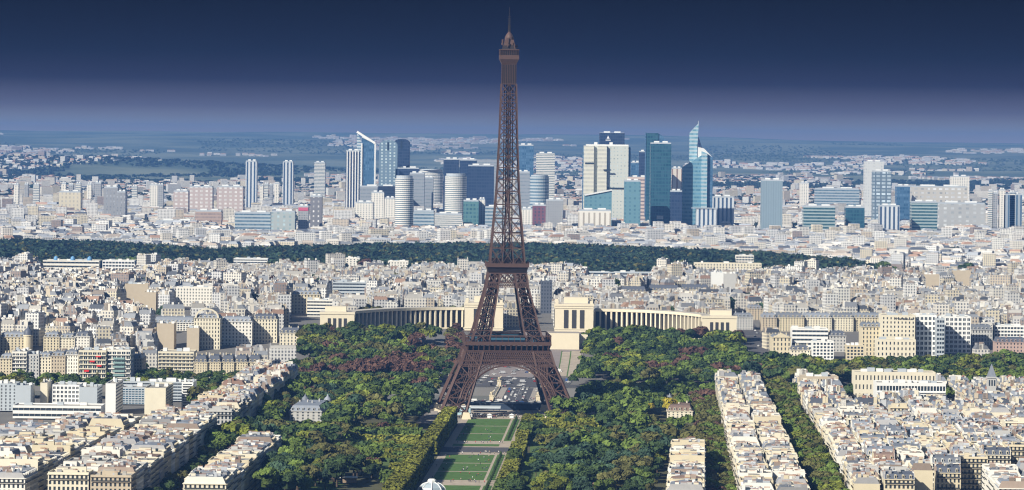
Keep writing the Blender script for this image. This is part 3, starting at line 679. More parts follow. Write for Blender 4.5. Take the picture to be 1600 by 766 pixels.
# left of the park
block('buildings of the long left block', -243, -196, 1975, 2400, 2, ['in the long left block, street side', 'in the long left block, park side'], 17, 20, None, {'zinc': 4, 'flat_roof': 3, 'tile': 2}, 11, ('', 'R'), slope=.03)
block('buildings of the narrow left block', -226, -189, 2425, 2945, 2, ['in the narrow left block, avenue side', 'in the narrow left block, mansion side'], 16, 21, None, {'zinc': 6, 'flat_roof': 1.5, 'tile': 2}, 12, ('', 'R'), slope=.028)
block('buildings between two left streets', -292, -244, 1990, 2395, 2, ['in the block before the offices, inner row', 'in the block before the offices, street row'], 18, 20, {'cream': 3, 'pale cream': 3, 'off-white': 3, 'light grey': 2}, {'zinc': 4, 'flat_roof': 4, 'slate': 1}, 13, ('', 'R'), slope=.058)
block('buildings at the far left', -356, -294, 2060, 2335, 2, ['in the far left frame-edge row', 'in the second row from the left frame edge'], 21, 19, {'cream': 3, 'pale cream': 3, 'off-white': 4}, {'zinc': 4, 'flat_roof': 5, 'slate': 1}, 14, slope=.058)
block('low buildings before the offices', -244, -232, 2400, 2500, 1, ['beside the striped office slab'], 17, 15, None, {'zinc': 3, 'flat_roof': 4, 'tile': 2}, 15, ('R',), slope=.03)
block('buildings of the left park-edge block', -165, -141, 1960, 2290, 1, ['at the left edge of the park'], 19, 19, None, {'zinc': 3, 'flat_roof': 3, 'tile': 1}, 16, ('LR',), slope=.03)
# right of the park
block('buildings of the narrow right block', 118, 139, 1940, 2262, 1, ['among the trees right of the park'], 17, 19, {'cream': 3, 'pale cream': 4, 'off-white': 3}, {'zinc': 2, 'flat_roof': 4, 'tile': 1}, 21, ('LR',), slope=.055)
block('buildings of the long right block', 152, 190, 1935, 2925, 2, ['in the long right block, sunlit park side', 'in the long right block, avenue side'], 16.5, 20, {'cream': 3, 'pale cream': 5, 'off-white': 2}, {'zinc': 5, 'flat_roof': 4, 'tile': 1}, 22, ('L', ''), slope=.042)
def diag(xc, yc): return yc < 1975+(xc-205)*2.15 or (2700 < yc and 262 < xc < 350)
RW = ['in the avenue row of the right quarter'] + [f'in the {nth(k)} row behind the avenue' for k in range(2, 12)]
block('buildings of the right quarter', 217, 217+18*11, 1990, 2930, 11, RW, 20, 18.5, None, {'zinc': 6, 'flat_roof': 2.5, 'tile': 1, 'slate': 1}, 23, ('L', ''), slope=.042, skip=lambda x, y: diag(x, y) or abs((y+x*.35) % 210-105) < 7, empty=.08)
def diag2(xc, yc): return yc > 1950+(xc-205)*2.15-38
block('buildings beyond the diagonal street', 300, 340, 1990, 2300, 2, ['past the diagonal street, left row', 'past the diagonal street, right row'], 18, 18, None, {'zinc': 4, 'flat_roof': 4}, 24, slope=.045, skip=diag2)
print('near buildings', COUNT, len(bpy.data.objects))
# ---------------------------------------------------------------- single buildings one can tell apart
CLEAR = [(500, 1148, 509, 3400), (672, 722, 633, 2800), (720, 850, 640, 2900), (848, 866, 644, 2800), (556, 640, 292, 8300), (912, 986, 303, 7900), (914, 957, 330, 7450), (1008, 1050, 345, 7750), (1066, 1115, 330, 7550), (1082, 1120, 351, 7280)]
M['office_white'] = mat('office_white', (0.78, 0.79, 0.78), 0.6, noise=0.03, scale=0.2)
M['office_grey'] = mat('office_grey', (0.45, 0.50, 0.55), 0.6, noise=0.05, scale=0.2)
M['brick'] = mat('brick', (0.46, 0.34, 0.30), 0.85, noise=0.1, scale=0.3)
M['brown'] = mat('brown_wall', (0.30, 0.22, 0.16), 0.85, noise=0.1, scale=0.3)
M['tealglass'] = mat('teal_glass', (0.06, 0.20, 0.22), 0.15, spec=0.8)
M['palegreen'] = mat('pale_green_glass', (.22, .33, .33), .3)
M['dome_blue'] = mat('blue_dome', (0.13, 0.30, 0.52), 0.4)
COLS = dict(WM); COLS.update(slate=M['slate'], white=M['office_white'], grey=M['office_grey'], brick=M['brick'], brown=M['brown'])  # slate as a wall colour stands in for shade on one block
def slab_wall(nb, nf, mb, wx, dy, h, sides, **kw):
    res = []
    specs = {'L': ((-wx/2, dy/2), (0, -1), (-1, 0), dy), 'R': ((wx/2, -dy/2), (0, 1), (1, 0), dy), 'F': ((-wx/2, -dy/2), (1, 0), (0, -1), wx), 'B': ((wx/2, dy/2), (-1, 0), (0, 1), wx)}
    for s_, (o_, u_, n_, L_) in specs.items():
        if s_ in sides:
            n_b = max(1, round(nb*L_/wx)); res += [(g_, s_, u_) for g_ in grid_wall(mb, L_, h, n_b, nf, o_, u_, n_, **kw)]
        else: mb.quad((*o_, 0), (o_[0]+u_[0]*L_, o_[1]+u_[1]*L_, 0), (o_[0]+u_[0]*L_, o_[1]+u_[1]*L_, h), (*o_, h), 0)
    return res
def house(label, cat, px0, px1, yt, yb, depth, wall='cream', roof='flat_roof', nf=6, nb=8, sides='FR', mans=0, ang=0.0, style='punched', name='apartment_block', sep=False, group=None, clutter=3, dark=None, bands=False, Y=None, zb=None):
    """a building whose front stands between px0 and px1, its eaves at yt and its foot at yb"""
    if Y is None: X_, Y = ground((px0+px1)/2, yb)
    CLEAR.append((px0, px1, yb-1.5, Y))
    xa, zt = at(px0, yt, Y); xb, _ = at(px1, yt, Y); _, zt = at((px0+px1)/2, yt, Y)
    z0 = float(gzf(Y)) if zb is None else zb; wx = xb-xa; h = max(4, zt-z0-mans); r = random.Random(int(px0*7+yt*13))
    root = thing(name, label, cat, ((xa+xb)/2, Y+depth/2, z0), ang, group); wm = COLS[wall]
    mb = MB(); kw = dict(punched=dict(ww=.34, wh=.52), wide=dict(ww=.78, wh=.55), bays=dict(ww=.33, wh=.62, sill=.18), check=dict(ww=.62, wh=.6), strip=dict(ww=.97, wh=.45, sill=.35), blank=dict(ww=.2, wh=.2))[style]
    if style == 'blank': sides_ = ''
    else: sides_ = sides
    got = slab_wall(nb, nf, mb, wx, depth, h, sides_, pane=None if sep else 1, dep=.45, **kw)
    mb.quad((-wx/2, -depth/2, h), (wx/2, -depth/2, h), (wx/2, depth/2, h), (-wx/2, depth/2, h), 0)
    if bands:
        for fl in range(1, nf): mb.fr(0, -depth/2-.5, fl*h/nf-.1, fl*h/nf+.75, wx-.6, 1.0, mat=0, bottom=True)
    wo = mb.build('wall', [wm, dark or M['glass']], root)
    if sep:
        for (x_, y_, z_, a_, b_, i_, j_), s_, u_ in got:
            link('window', WIN_ME, root, (x_, y_, z_), math.atan2(u_[1], u_[0]), (a_, 1, b_))
    mb = MB()
    if mans:
        i2 = min(4.4, wx*.3); mb.fr(0, 0, h, h+mans, wx-.1, depth-.1, wx-i2, depth-i2, mat=0)
        mb.fr(0, 0, h-.5, h-.05, wx+1.0, depth+1.0, mat=1, bottom=True)
        nd = max(2, round(wx/4.2)); xs = -wx/2+wx*(np.arange(nd)+.5)/nd
        mb.fr(xs, -depth/2+1.0, h+.3, h+min(mans*.75, 2.4), 1.5, 1.8, mat=1, top=0); mb.fr(xs, -depth/2+.08, h+.6, h+min(mans*.6, 2), .9, .06, mat=2)
    else:
        for s_ in (-1, 1): mb.fr(0, s_*(depth/2-.2), h+.003, h+.9, wx, .4, mat=1); mb.fr(s_*(wx/2-.2), 0, h+.003, h+.9, .4, depth-.8, mat=1)
        mb.quad((-wx/2+.4, -depth/2+.4, h+.06), (wx/2-.4, -depth/2+.4, h+.06), (wx/2-.4, depth/2-.4, h+.06), (-wx/2+.4, depth/2-.4, h+.06), 0)
    mb.build('roof', [M[roof], wm, M['glass']], root)
    for k in range(clutter):
        mb = MB(); hh = h+mans; x_ = -wx*.42+wx*.84*(k+r.random()*.8)/max(1, clutter)
        if mans: mb.fr(x_, r.uniform(-.2, .3)*depth, h+.5, hh+r.uniform(1, 2.2), .9, r.uniform(2, 4)); mb.build('chimney_stack', wm, root)
        else: mb.fr(x_, r.uniform(-.1, .3)*depth, h+.06, h+r.uniform(1.6, 3.2), min(wx*.18, r.uniform(3, 8)), min(depth*.4, r.uniform(3, 6))); mb.build('roof_plant', M['white'] if r.random() < .6 else M['office_grey'], root)
    root['H'] = h+mans; root['W'] = wx; root['D'] = depth
    del root['H'], root['W'], root['D']
    return root, wx, depth, h
def awn(parent, wx, depth, z, x, w_, m_, name='awning'):
    mb = MB(); mb.add([(x-w_/2, -depth/2-.2, z), (x+w_/2, -depth/2-.2, z), (x+w_/2, -depth/2-2.2, z-1.1), (x-w_/2, -depth/2-2.2, z-1.1), (x-w_/2, -depth/2-2.2, z-1.6), (x+w_/2, -depth/2-2.2, z-1.6)], [[0, 1, 2, 3], [3, 2, 5, 4]]); mb.build(name, m_, parent)
O_ = dict(name='office_building')
# the white and grey offices at far left
YO = 2700
house('grey office slab with deep dark window bays at the left frame edge', 'office', -14, 26, 601, 664, 22, 'grey', nf=8, nb=6, style='bays', sep=True, Y=2710, **O_)
house('low white office wing with two long dark window bands below the slabs', 'office', 20, 158, 636, 664, 26, 'white', nf=2, nb=16, style='strip', sides='F', Y=2640, **O_)
house('pale blue-grey blank-walled office slab second from the left frame edge', 'office', 24, 48, 604, 660, 24, 'grey', nf=8, nb=4, style='blank', Y=2705, **O_)
house('cream end wall of a tall office slab with a dark right side', 'office', 63, 74, 600, 655, 30, 'pale cream', nf=8, nb=3, style='blank', Y=2720, **O_)
house('white office block with five rows of dark windows and a roof sign frame', 'office', 82, 124, 603, 656, 26, 'white', nf=6, nb=7, style='check', sides='FR', sep=True, Y=2715, **O_)
house('blank pale grey office slab right of the white windowed office block', 'office', 124, 152, 607, 660, 34, 'grey', nf=8, nb=5, style='strip', sides='R', Y=2690, **O_)
house('tall white blank slab end beside the shaded angled office wing', 'office', 165, 181, 601, 660, 50, 'white', nf=9, nb=2, style='strip', sides='R', Y=2690, **O_)
house('shaded dark blue glass office wing between white slabs', 'office', 181, 226, 607, 650, 30, 'grey', nf=7, nb=9, style='wide', sides='FR', Y=2790, dark=M['glass_blue'], **O_)
house('cream blank-fronted office slab with diagonal dark bands on its right side', 'office', 226, 259, 608, 655, 60, 'pale cream', nf=9, nb=7, style='strip', sides='R', Y=2690, **O_)
house('white nine-storey slab end with balcony on every floor', 'office', 284, 302, 599, 656, 30, 'white', nf=10, nb=1, style='wide', sides='F', Y=2740, bands=True, **O_)
house('long low flat-topped office roof behind the slabs', 'office', 190, 292, 598, 640, 24, 'grey', nf=6, nb=14, style='strip', sides='F', Y=2830, clutter=6, **O_)
house('white apartment slab with dark balcony recesses at the bottom left corner', 'apartment block', -10, 76, 682, 730, 22, 'off-white', nf=6, nb=10, style='check', sides='F', sep=True, Y=2290)
house('cream modern block with balconies in the bottom left corner', 'apartment block', 6, 56, 744, 800, 26, 'pale cream', nf=6, nb=5, style='wide', sides='FR', sep=True, Y=2060)
# facades across the river, left
L_ = dict(name='riverside_mansion_block')
left = [(0, 19, 554, 592, 'cream', 'zinc', 'punched', 'cream riverside block at the left frame edge', 4), (19, 42, 551, 592, 'off-white', 'flat_roof', 'wide', 'off-white terraced riverside block second from the left frame edge', 4),
        (42, 61, 555, 592, 'light grey', 'slate', 'punched', 'grey riverside block third from the left frame edge', 4), (61, 80, 552, 592, 'pale cream', 'zinc', 'bays', 'pale riverside block fourth from the left frame edge', 4),
        (80, 102, 550, 593, 'buff', 'zinc', 'punched', 'buff riverside block fifth from the left frame edge', 5), (102, 122, 548, 593, 'off-white', 'zinc', 'bays', 'off-white riverside block left of the red awnings', 5),
        (123, 166, 549, 598, 'pale cream', 'flat_roof', 'wide', 'riverside block with red awnings over stacked balconies', 6), (168, 204, 548, 598, 'off-white', 'flat_roof', 'wide', 'white modern riverside block with a teal glazed centre', 5),
        (205, 222, 554, 594, 'buff', 'zinc', 'punched', 'narrow buff riverside block with a long shaded brown side wall', 4)]
for px0, px1, yt, yb, wl, rf, st, lab, nb in left:
    rt, wx, dp, h = house(lab, 'apartment block', px0, px1, yt, yb, 34, wl, rf, 7, nb, 'FR', 3.5 if rf == 'zinc' else 0, 0, st, bands=st == 'wide', sep=st == 'wide', clutter=4, **L_)
    if 'with red awn' in lab:
        for k, (x_, z_) in enumerate(((.22, .8), (0, .64), (.25, .5), (-.2, .33))): awn(rt, wx, dp, h*z_+2, x_*wx, 4.2, M['red'])
    if 'teal' in lab:
        for k in range(5): awn(rt, wx, dp, h*(.22+.13*k)+1.2, 0, wx*.5, M['palegreen'], 'balcony_glass')
house('cream and white balconied riverside block left of the ornate row', 'apartment block', 247, 303, 551, 584, 30, 'pale cream', 'flat_roof', 6, 9, 'F', 0, 0, 'wide', bands=True, sep=True, **L_)
for k in range(5):
    house(f'ornate grey-cream riverside house with bow windows, {nth(k+1)} of five from the left', 'mansion', 304+21*k, 324+21*k, 556, 590, 26, 'cream', 'slate', 6, 5, 'FR', 5.5, 0, 'bays', sep=(k % 2 == 0), name='ornate_mansion', clutter=3, group='ornate riverside houses')
# second line, left
R2 = [(0, 44, 520, 552, 30, 'cream', 'zinc', 6, 8, 'bays', 'cream block with tall pilasters left of the round corner turret', 4), (68, 93, 520, 552, 30, 'cream', 'zinc', 6, 5, 'bays', 'cream block with pilasters right of the turret, left of three', 4), (93, 117, 522, 552, 30, 'pale cream', 'zinc', 6, 5, 'bays', 'pale block with pilasters, middle of three beyond the turret', 3.5), (117, 140, 519, 552, 30, 'off-white', 'slate', 6, 5, 'punched', 'off-white block, right of three beyond the turret', 4),
      (245, 272, 507, 547, 24, 'buff', 'flat_roof', 7, 3, 'blank', 'tall tan blank party wall left of the sunlit tan tower block', 0), (292, 311, 514, 549, 20, 'buff', 'flat_roof', 7, 3, 'blank', 'narrow tan block with a blank lit front before the arched gable', 0),
      (303, 344, 492, 546, 26, 'pale cream', 'zinc', 8, 9, 'bays', 'cream block crowned by a great round-arched gable', 3), (346, 394, 496, 540, 30, 'off-white', 'zinc', 7, 9, 'punched', 'cream corner block right of the arched gable', 4),
      (395, 433, 492, 536, 30, 'pale cream', 'slate', 7, 8, 'bays', 'ornate cream block with columns and round dormers', 4), (437, 470, 513, 540, 24, 'pale cream', 'slate', 4, 6, 'bays', 'small cream mansion with blue-grey domed roofs at the garden edge', 4.5),
      (240, 304, 496, 517, 30, 'off-white', 'zinc', 4, 14, 'check', 'long white hall with a rounded grey glass roof', 5), (272, 332, 450, 479, 20, 'off-white', 'flat_roof', 6, 13, 'punched', 'long bright cream apartment slab in the middle of the left rooftops', 0),
      (365, 418, 405, 420, 30, 'white', 'flat_roof', 4, 10, 'strip', 'white stepped block before the wood, left of centre', 0), (67, 155, 408, 426, 40, 'off-white', 'flat_roof', 3, 14, 'strip', 'long white block carrying blue domes before the wood', 0),
      (160, 210, 408, 428, 30, 'white', 'flat_roof', 4, 10, 'wide', 'white-framed glass office right of the blue-domed block', 0), (520, 572, 442, 462, 40, 'grey', 'flat_roof', 4, 10, 'strip', 'low dark green-glazed office among the roofs left of the tower', 0),
      (540, 562, 404, 424, 20, 'off-white', 'flat_roof', 6, 4, 'punched', 'white twin-stack apartment block before the wood left of the tower', 0), (606, 638, 409, 424, 25, 'off-white', 'flat_roof', 4, 7, 'punched', 'white block with roof housings before the wood near the tower', 0),
      (480, 520, 470, 495, 25, 'off-white', 'flat_roof', 5, 8, 'strip', 'white banded block behind the left palace wing', 0), (455, 500, 455, 490, 25, 'cream', 'zinc', 6, 9, 'punched', 'cream block with zinc roof left of the palace pavilion', 3.5),
      (195, 232, 445, 475, 20, 'buff', 'flat_roof', 7, 6, 'blank', 'tan blank wall above the left rooftops', 0), (225, 244, 458, 485, 18, 'buff', 'flat_roof', 7, 3, 'blank', 'narrow tan wall with dark side left of the long bright slab', 0)]
for px0, px1, yt, yb, dp, wl, rf, nf, nb, st, lab, mans in R2:
    rt, wx, dp, h = house(lab, 'building', px0, px1, yt, yb, dp, wl, rf, nf, nb, 'FR', mans, 0, st, name='city_block', clutter=4)
    if 'gable' in lab and 'crowned' in lab:
        mb = MB(); n = 16; R_ = wx*.46
        for k in range(n):
            a0, a1 = pi*k/n, pi*(k+1)/n
            for rr0, rr1, y_ in ((R_*.86, R_, -dp/2-.8),):
                V = [(rr*cos(a), yy, h+rr*sin(a)*.8) for yy in (y_, y_+2.4) for rr, a in ((rr0, a0), (rr1, a0), (rr1, a1), (rr0, a1))]
                mb.add(V, [[0, 1, 2, 3], [4, 5, 6, 7], [1, 2, 6, 5], [0, 3, 7, 4]])
        mb.build('arched_gable', COLS[wl], rt)
    if 'blue domes' in lab:
        for k in range(3): mb = MB(); mb.lathe([(3.4, h), (3.4, h+2), (3.0, h+4), (1.8, h+5.6), (.3, h+6.4)], 12, (wx*(-.3+.3*k), 0)); mb.build('blue_dome', M['dome_blue'], rt, smooth=True)
    if 'round corner turret' in lab:
        mb = MB(); mb.lathe([(4.2, 0), (4.2, h+1), (4.8, h+1.3), (4.6, h+2.2)], 14, (wx/2, -dp/2)); o = mb.build('corner_turret', COLS[wl], rt)
        mb = MB(); mb.lathe([(4.4, h+2.2), (4.0, h+5), (2.6, h+7.4), (1, h+8.6), (.4, h+11)], 14, (wx/2, -dp/2)); mb.build('cupola', M['slate'], o, smooth=True)
# facades across the river, right
for k, (a, b) in enumerate(((1191, 1214), (1214, 1257), (1257, 1300), (1300, 1334), (1334, 1380))):
    house(f'bright cream mansion block with zinc mansard, {nth(k+1)} of five from the left, upper right row', 'mansion block', a, b-.4, 490, 518, 34, ['buff', 'cream', 'pale cream', 'pale cream', 'cream'][k], 'zinc', 6, round((b-a)/4.3), 'F', 4, 0, 'bays', name='mansion_block', clutter=5, group='long bright mansion row')
R3 = [(1207, 1236, 524, 556, 30, 'cream', 'zinc', 4, 5, 'bays', 'small cream classical pavilion with a pedimented front at the quay', 2, 'FR'), (1238, 1294, 515, 548, 24, 'white', 'flat_roof', 5, 9, 'strip', 'dark banded modern block behind the quay trees', 0, 'F'),
      (1236, 1266, 541, 562, 20, 'pale cream', 'slate', 3, 6, 'punched', 'low cream house with blue-grey mansard behind the quay trees', 3.5, 'F'), (1270, 1303, 535, 566, 20, 'white', 'flat_roof', 6, 6, 'check', 'white modern block with offset balconies at the quay', 0, 'F'),
      (1297, 1322, 518, 550, 22, 'light grey', 'slate', 5, 5, 'punched', 'grey-roofed block between two modern quay blocks', 4, 'FR'), (1323, 1350, 541, 566, 20, 'cream', 'flat_roof', 5, 5, 'check', 'small cream block with brown square windows at the quay', 0, 'F'),
      (1347, 1380, 505, 556, 30, 'cream', 'zinc', 7, 6, 'bays', 'ornate cream block left of the great white block', 3.5, 'FR'),
      (1370, 1431, 532, 566, 20, 'pale cream', 'flat_roof', 4, 10, 'punched', 'lower cream front wing of the great white block', 0, 'FR'), (1378, 1430, 494, 560, 30, 'pale cream', 'flat_roof', 10, 9, 'punched', 'great white-cream block with dark rooftop lettering', 0, 'FR'),
      (1431, 1463, 494, 556, 30, 'white', 'flat_roof', 8, 5, 'check', 'left white block with a grid of square black windows', 0, 'FR'), (1464, 1476, 499, 560, 24, 'grey', 'flat_roof', 9, 3, 'wide', 'narrow blue glass link between two white gridded blocks', 0, 'F'),
      (1477, 1517, 496, 552, 30, 'white', 'flat_roof', 8, 6, 'check', 'right white block with a grid of square black windows', 0, 'FR'), (1519, 1551, 508, 540, 26, 'light grey', 'zinc', 4, 7, 'bays', 'grey-roofed mansion right of the gridded blocks', 4.5, 'F'),
      (1554, 1604, 510, 532, 24, 'white', 'flat_roof', 4, 10, 'wide', 'white terraced block at the right frame edge', 0, 'F'), (1556, 1604, 528, 556, 20, 'brick', 'slate', 4, 9, 'punched', 'pinkish brick mansion with slate roof at the right frame edge', 4, 'F'),
      (1147, 1177, 490, 516, 24, 'light grey', 'zinc', 5, 7, 'punched', 'grey block beside the right palace wing', 3.5, 'FR'), (1170, 1192, 478, 500, 40, 'buff', 'zinc', 6, 5, 'bays', 'buff corner block at the head of the boulevard', 3, 'FR'),
      (1490, 1517, 424, 450, 20, 'buff', 'flat_roof', 6, 6, 'blank', 'tall blank cream wall above the right rooftops', 0, 'F'), (1445, 1468, 430, 452, 20, 'buff', 'flat_roof', 6, 5, 'blank', 'broad blank buff wall left of the tall cream wall', 0, 'F'),
      (1112, 1132, 427, 452, 20, 'white', 'flat_roof', 7, 3, 'strip', 'white slab with stepped balconies behind the right palace wing', 0, 'R'), (1132, 1151, 429, 456, 20, 'light grey', 'flat_roof', 7, 3, 'blank', 'pale grey slab end behind the right palace wing', 0, 'R'),
      (970, 1010, 448, 462, 20, 'cream', 'slate', 3, 12, 'punched', 'long building with a steep blue slate roof, left part', 6, 'F'), (1012, 1062, 446, 460, 20, 'cream', 'slate', 3, 14, 'punched', 'long building with a steep blue slate roof, middle part', 6, 'F'), (1064, 1108, 445, 459, 20, 'cream', 'slate', 3, 12, 'punched', 'long building with a steep blue slate roof, right part', 6, 'F'),
      (918, 1018, 426, 436, 20, 'grey', 'flat_roof', 2, 20, 'strip', 'long low grey hall with a blue roof above the right rooftops', 0, 'F'), (1085, 1190, 412, 428, 20, 'pale cream', 'flat_roof', 4, 22, 'punched', 'very long pale block before the wood right of the tower', 0, 'F'),
      (845, 863, 440, 490, 30, 'slate', 'flat_roof', 9, 4, 'punched', 'dark shaded tall block just right of the iron tower', 0, 'F'), (1150, 1178, 400, 416, 20, 'off-white', 'flat_roof', 4, 6, 'wide', 'cream terraces at the edge of the wood, right side', 0, 'F')]  # the shaded block has its shade put into a slate-dark wall colour
for px0, px1, yt, yb, dp, wl, rf, nf, nb, st, lab, mans, sd_ in R3:
    sp_ = 'gridded' in lab or 'grid of' in lab
    rt, wx, dp, h = house(lab, 'building', px0, px1, yt, yb, dp, wl, rf, nf, nb, sd_, mans, 0, st, name='city_block', clutter=3, sep=('grid of' in lab))
    if 'lettering' in lab:
        mb = MB(); r_ = random.Random(5)       # a line of dark letters too small to read
        x_ = -wx*.12
        while x_ < wx*.46:
            w_ = r_.uniform(.8, 1.3); mb.fr(x_, -dp/2-.25, h-3.4, h-3.4+r_.choice([1.5, 1.5, 2.3]), .35, .2)
            mb.fr(x_+w_*.5, -dp/2-.25, h-3.4+r_.choice([0, .6, 1.2]), h-2.9+r_.choice([0, .6, 1.1]), w_*.8, .2); x_ += w_+.55
        mb.build('lettering', M['rail'], rt)
    if 'pedimented' in lab:
        mb = MB(); mb.add([(-wx*.5, -dp/2-.6, h+.1), (wx*.5, -dp/2-.6, h+.1), (0, -dp/2-.6, h+4), (-wx*.5, -dp/2+5, h+.1), (wx*.5, -dp/2+5, h+.1), (0, -dp/2+5, h+4)], [[0, 1, 4, 3], [1, 2, 5, 4], [0, 2, 5, 3]]); mb.add([(-wx*.5, -dp/2-.6, h+.1), (wx*.5, -dp/2-.6, h+.1), (0, -dp/2-.6, h+4)], [[0, 1, 2]]); mb.build('pediment', WM['cream'], rt)
# right quarter landmarks
rt, wx, dp, h = house('big bright white apartment block with yellow awnings in the right quarter', 'apartment block', 1370, 1478, 600, 636, 26, 'white', 'flat_roof', 4, 22, 'FR', 0, 0, 'wide', Y=2735, zb=0, clutter=9, sep=False, bands=True)
for k in range(7): awn(rt, wx, dp, (6.2, 9.4)[k % 2]+1.2, wx*(-.44+.14*k), 4.6, M['yellow'])
rt, wx, dp, h = house('long cream hall with a striped sawtooth roof behind the white block', 'building', 1335, 1462, 583, 610, 22, 'pale cream', 'flat_roof', 4, 22, 'F', 0, 0, 'punched', name='city_block', Y=2830, zb=0, clutter=9)
house('buff blank-walled block near the corner of the avenue in the right quarter', 'building', 1252, 1310, 590, 620, 20, 'buff', 'flat_roof', 5, 12, 'F', 0, 0, 'punched', name='city_block', Y=2850, zb=0)
house('great cream blank-walled block with a few small windows, lower right', 'building', 1416, 1455, 716, 760, 20, 'pale cream', 'flat_roof', 4, 3, 'F', 0, 0, 'blank', name='city_block', Y=2180, zb=0)
house('dark slate mansard block with white dormers in the right quarter', 'building', 1318, 1384, 626, 655, 18, 'off-white', 'slate', 4, 12, 'F', 6, 0, 'punched', name='city_block', Y=2680, zb=0, clutter=5)
house('long cream-fronted block with grey mansard in the middle of the right quarter', 'building', 1372, 1440, 654, 690, 16, 'cream', 'zinc', 5, 14, 'F', 5, 0, 'punched', name='city_block', Y=2550, zb=0, clutter=6)
# mansions of the park
def mansion(label, px, py, yt, wpx, dp, wl, rf, domes):
    X_, Y_ = ground(px, py); _, z = at(px, yt, Y_); wx = wpx*Y_/FPX
    rt, wx, dp, h = house(label, 'mansion', px-wpx/2, px+wpx/2, yt+6, py, dp, wl, rf, 4, 6, 'FLR', 4, radians(-3), 'bays', name='park_mansion', sep=True, clutter=4)
    for (fx, fy) in domes:
        mb = MB(); mb.lathe([(3.0, 0), (3.0, h+1.5)], 10, (fx*wx, fy*dp)); o = mb.build('corner_turret', COLS[wl], rt)
        mb = MB(); mb.lathe([(3.2, h+1.5), (3.2, h+3.4), (2.4, h+5.4), (.9, h+6.6), (.2, h+8.5)], 12, (fx*wx, fy*dp)); mb.build('dome', M['zinc'], o, smooth=True)
mansion('pale domed mansion with zinc roofs among the trees left of the lawn', 481, 661, 628, 50, 62, 'light grey', 'zinc', ((-.3, .5), (.42, .5)))
mansion('cream mansion with a red-brown roof and corner turret among right park trees', 1066, 658, 628, 40, 70, 'pale cream', 'tile', ((-.42, .5),))
# clock-like steeple in the right quarter
st = thing('church_steeple', 'short square stone steeple with a pointed grey roof, upper right quarter', 'steeple', (*[a for a in ((1553-800)/5500*2760, 2760)], 0))
mb = MB(); mb.fr(0, 0, 0, 31, 6.5, 6.5); mb.fr(0, 0, 31, 32, 7.6, 7.6); mb.fr([-2, 0, 2], -3.3, 25, 29.5, 1.1, .2, mat=1); mb.build('tower_wall', [WM['light grey'], M['glass']], st)
mb = MB(); mb.fr(0, 0, 32, 42, 6.8, 6.8, .3, .3); mb.build('spire', M['zinc'], st)

# ---------------------------------------------------------------- the towers of the business district and the far suburbs
def tower(label, px0, px1, yt, yb, Y, mt, depth=None, roofm='flat_roof', cat='office tower', name='office_tower', crown=3.0, shape='box', side=None, strips=0, stripm=None, cap=None, group=None, zt_px=None):
    xa, _ = at(px0, yt, Y); xb, _ = at(px1, yt, Y); xm, zt = at((px0+px1)/2, yt, Y); wx = xb-xa; dp = depth or wx
    CLEAR.append((px0, px1, yb-3, Y))
    z0 = float(gzf(Y))-2; h = zt-z0
    rt = thing(name, label, cat, ((xa+xb)/2, Y+dp/2, z0), 0, group)
    mb = MB()
    if shape == 'box': mb.fr(0, 0, 0, h, wx, dp)
    elif shape == 'round': mb.lathe([(wx/2, 0), (wx/2, h)], 28)
    elif shape == 'lens':
        n = 14; pts = [(wx/2*sin(a), -dp/2*cos(a)) for a in np.linspace(-pi/2, pi/2, n)]+[(wx/2*sin(a), dp/2*cos(a)) for a in np.linspace(pi/2, -pi/2, n)][1:-1]
        mb.prism(pts, 0, h)
    f = mb.build('facade', mt, rt)
    mb = MB()
    if shape == 'box': mb.fr(0, 0, h+.05, h+crown, wx*.97, dp*.97, mat=0); mb.fr([-wx*.2, wx*.22], [0, dp*.1], h+crown, h+crown+3, wx*.25, dp*.3, mat=1)
    else: mb.lathe([(wx*.44, h+.05), (wx*.44, h+crown)], 24)
    mb.build('roof_crown', [cap or M['office_grey'], M['office_white']], rt)
    if side:
        mb = MB(); mb.fr(wx/2+.15, 0, 0, h, .3, dp-.4); mb.build('side_facade', side, rt)
    if strips:
        mb = MB(); xs = -wx/2+wx*(np.arange(strips)+.5)/strips; mb.fr(xs, -dp/2-.5, 0, h+1, wx/strips*.4, 1.0); mb.build('fin', stripm or M['office_white'], rt)
    return rt, wx, dp, h
Fm = {}
def FM(key, wall, glass, **kw):
    if key not in Fm: Fm[key] = facade('facade_'+key, wall, glass, tint=False, **kw)
    return Fm[key]
whiteband = FM('white_bands', (.74, .73, .68), (.10, .14, .18), pu=0, pv=4.2, fv=(.35, .8), mott=.3)
whitegrid = FM('white_grid', (.80, .77, .70), (.12, .15, .18), pu=6, pv=4, fu=(.3, .7), fv=(.3, .75))
darkblue = FM('dark_blue', (.022, .045, .10), (.015, .03, .07), pu=6, pv=7.5, fu=(.1, .9), fv=(.12, .8), mott=.15)
blueglass = FM('blue_glass', (.05, .13, .24), (.03, .09, .17), pu=9, pv=7.5, fu=(.1, .9), fv=(.15, .8), mott=.5)
lightblue = FM('light_blue', (.40, .46, .50), (.09, .15, .21), pu=0, pv=7, fv=(.4, .9), mott=.3)
tealdark = FM('dark_teal', (.02, .10, .14), (.012, .06, .095), pu=7, pv=7.5, fu=(.1, .9), fv=(.15, .85), mott=.25)
tealm = FM('teal', (.10, .22, .23), (.04, .12, .15), pu=8, pv=8, fu=(.15, .85), fv=(.2, .8), mott=.4)
greym = FM('grey_concrete', (.36, .37, .38), (.12, .14, .17), pu=5, pv=5, fu=(.25, .75), fv=(.3, .75), mott=.5)
greyplain = FM('grey_plain', (.30, .33, .37), (.20, .24, .28), pu=0, pv=8, fv=(.6, .9), mott=.2)
stripeV = FM('vertical_stripes', (.62, .66, .70), (.05, .09, .16), pu=9, pv=400, fu=(.35, .8), fv=(0, 1), mott=.05)
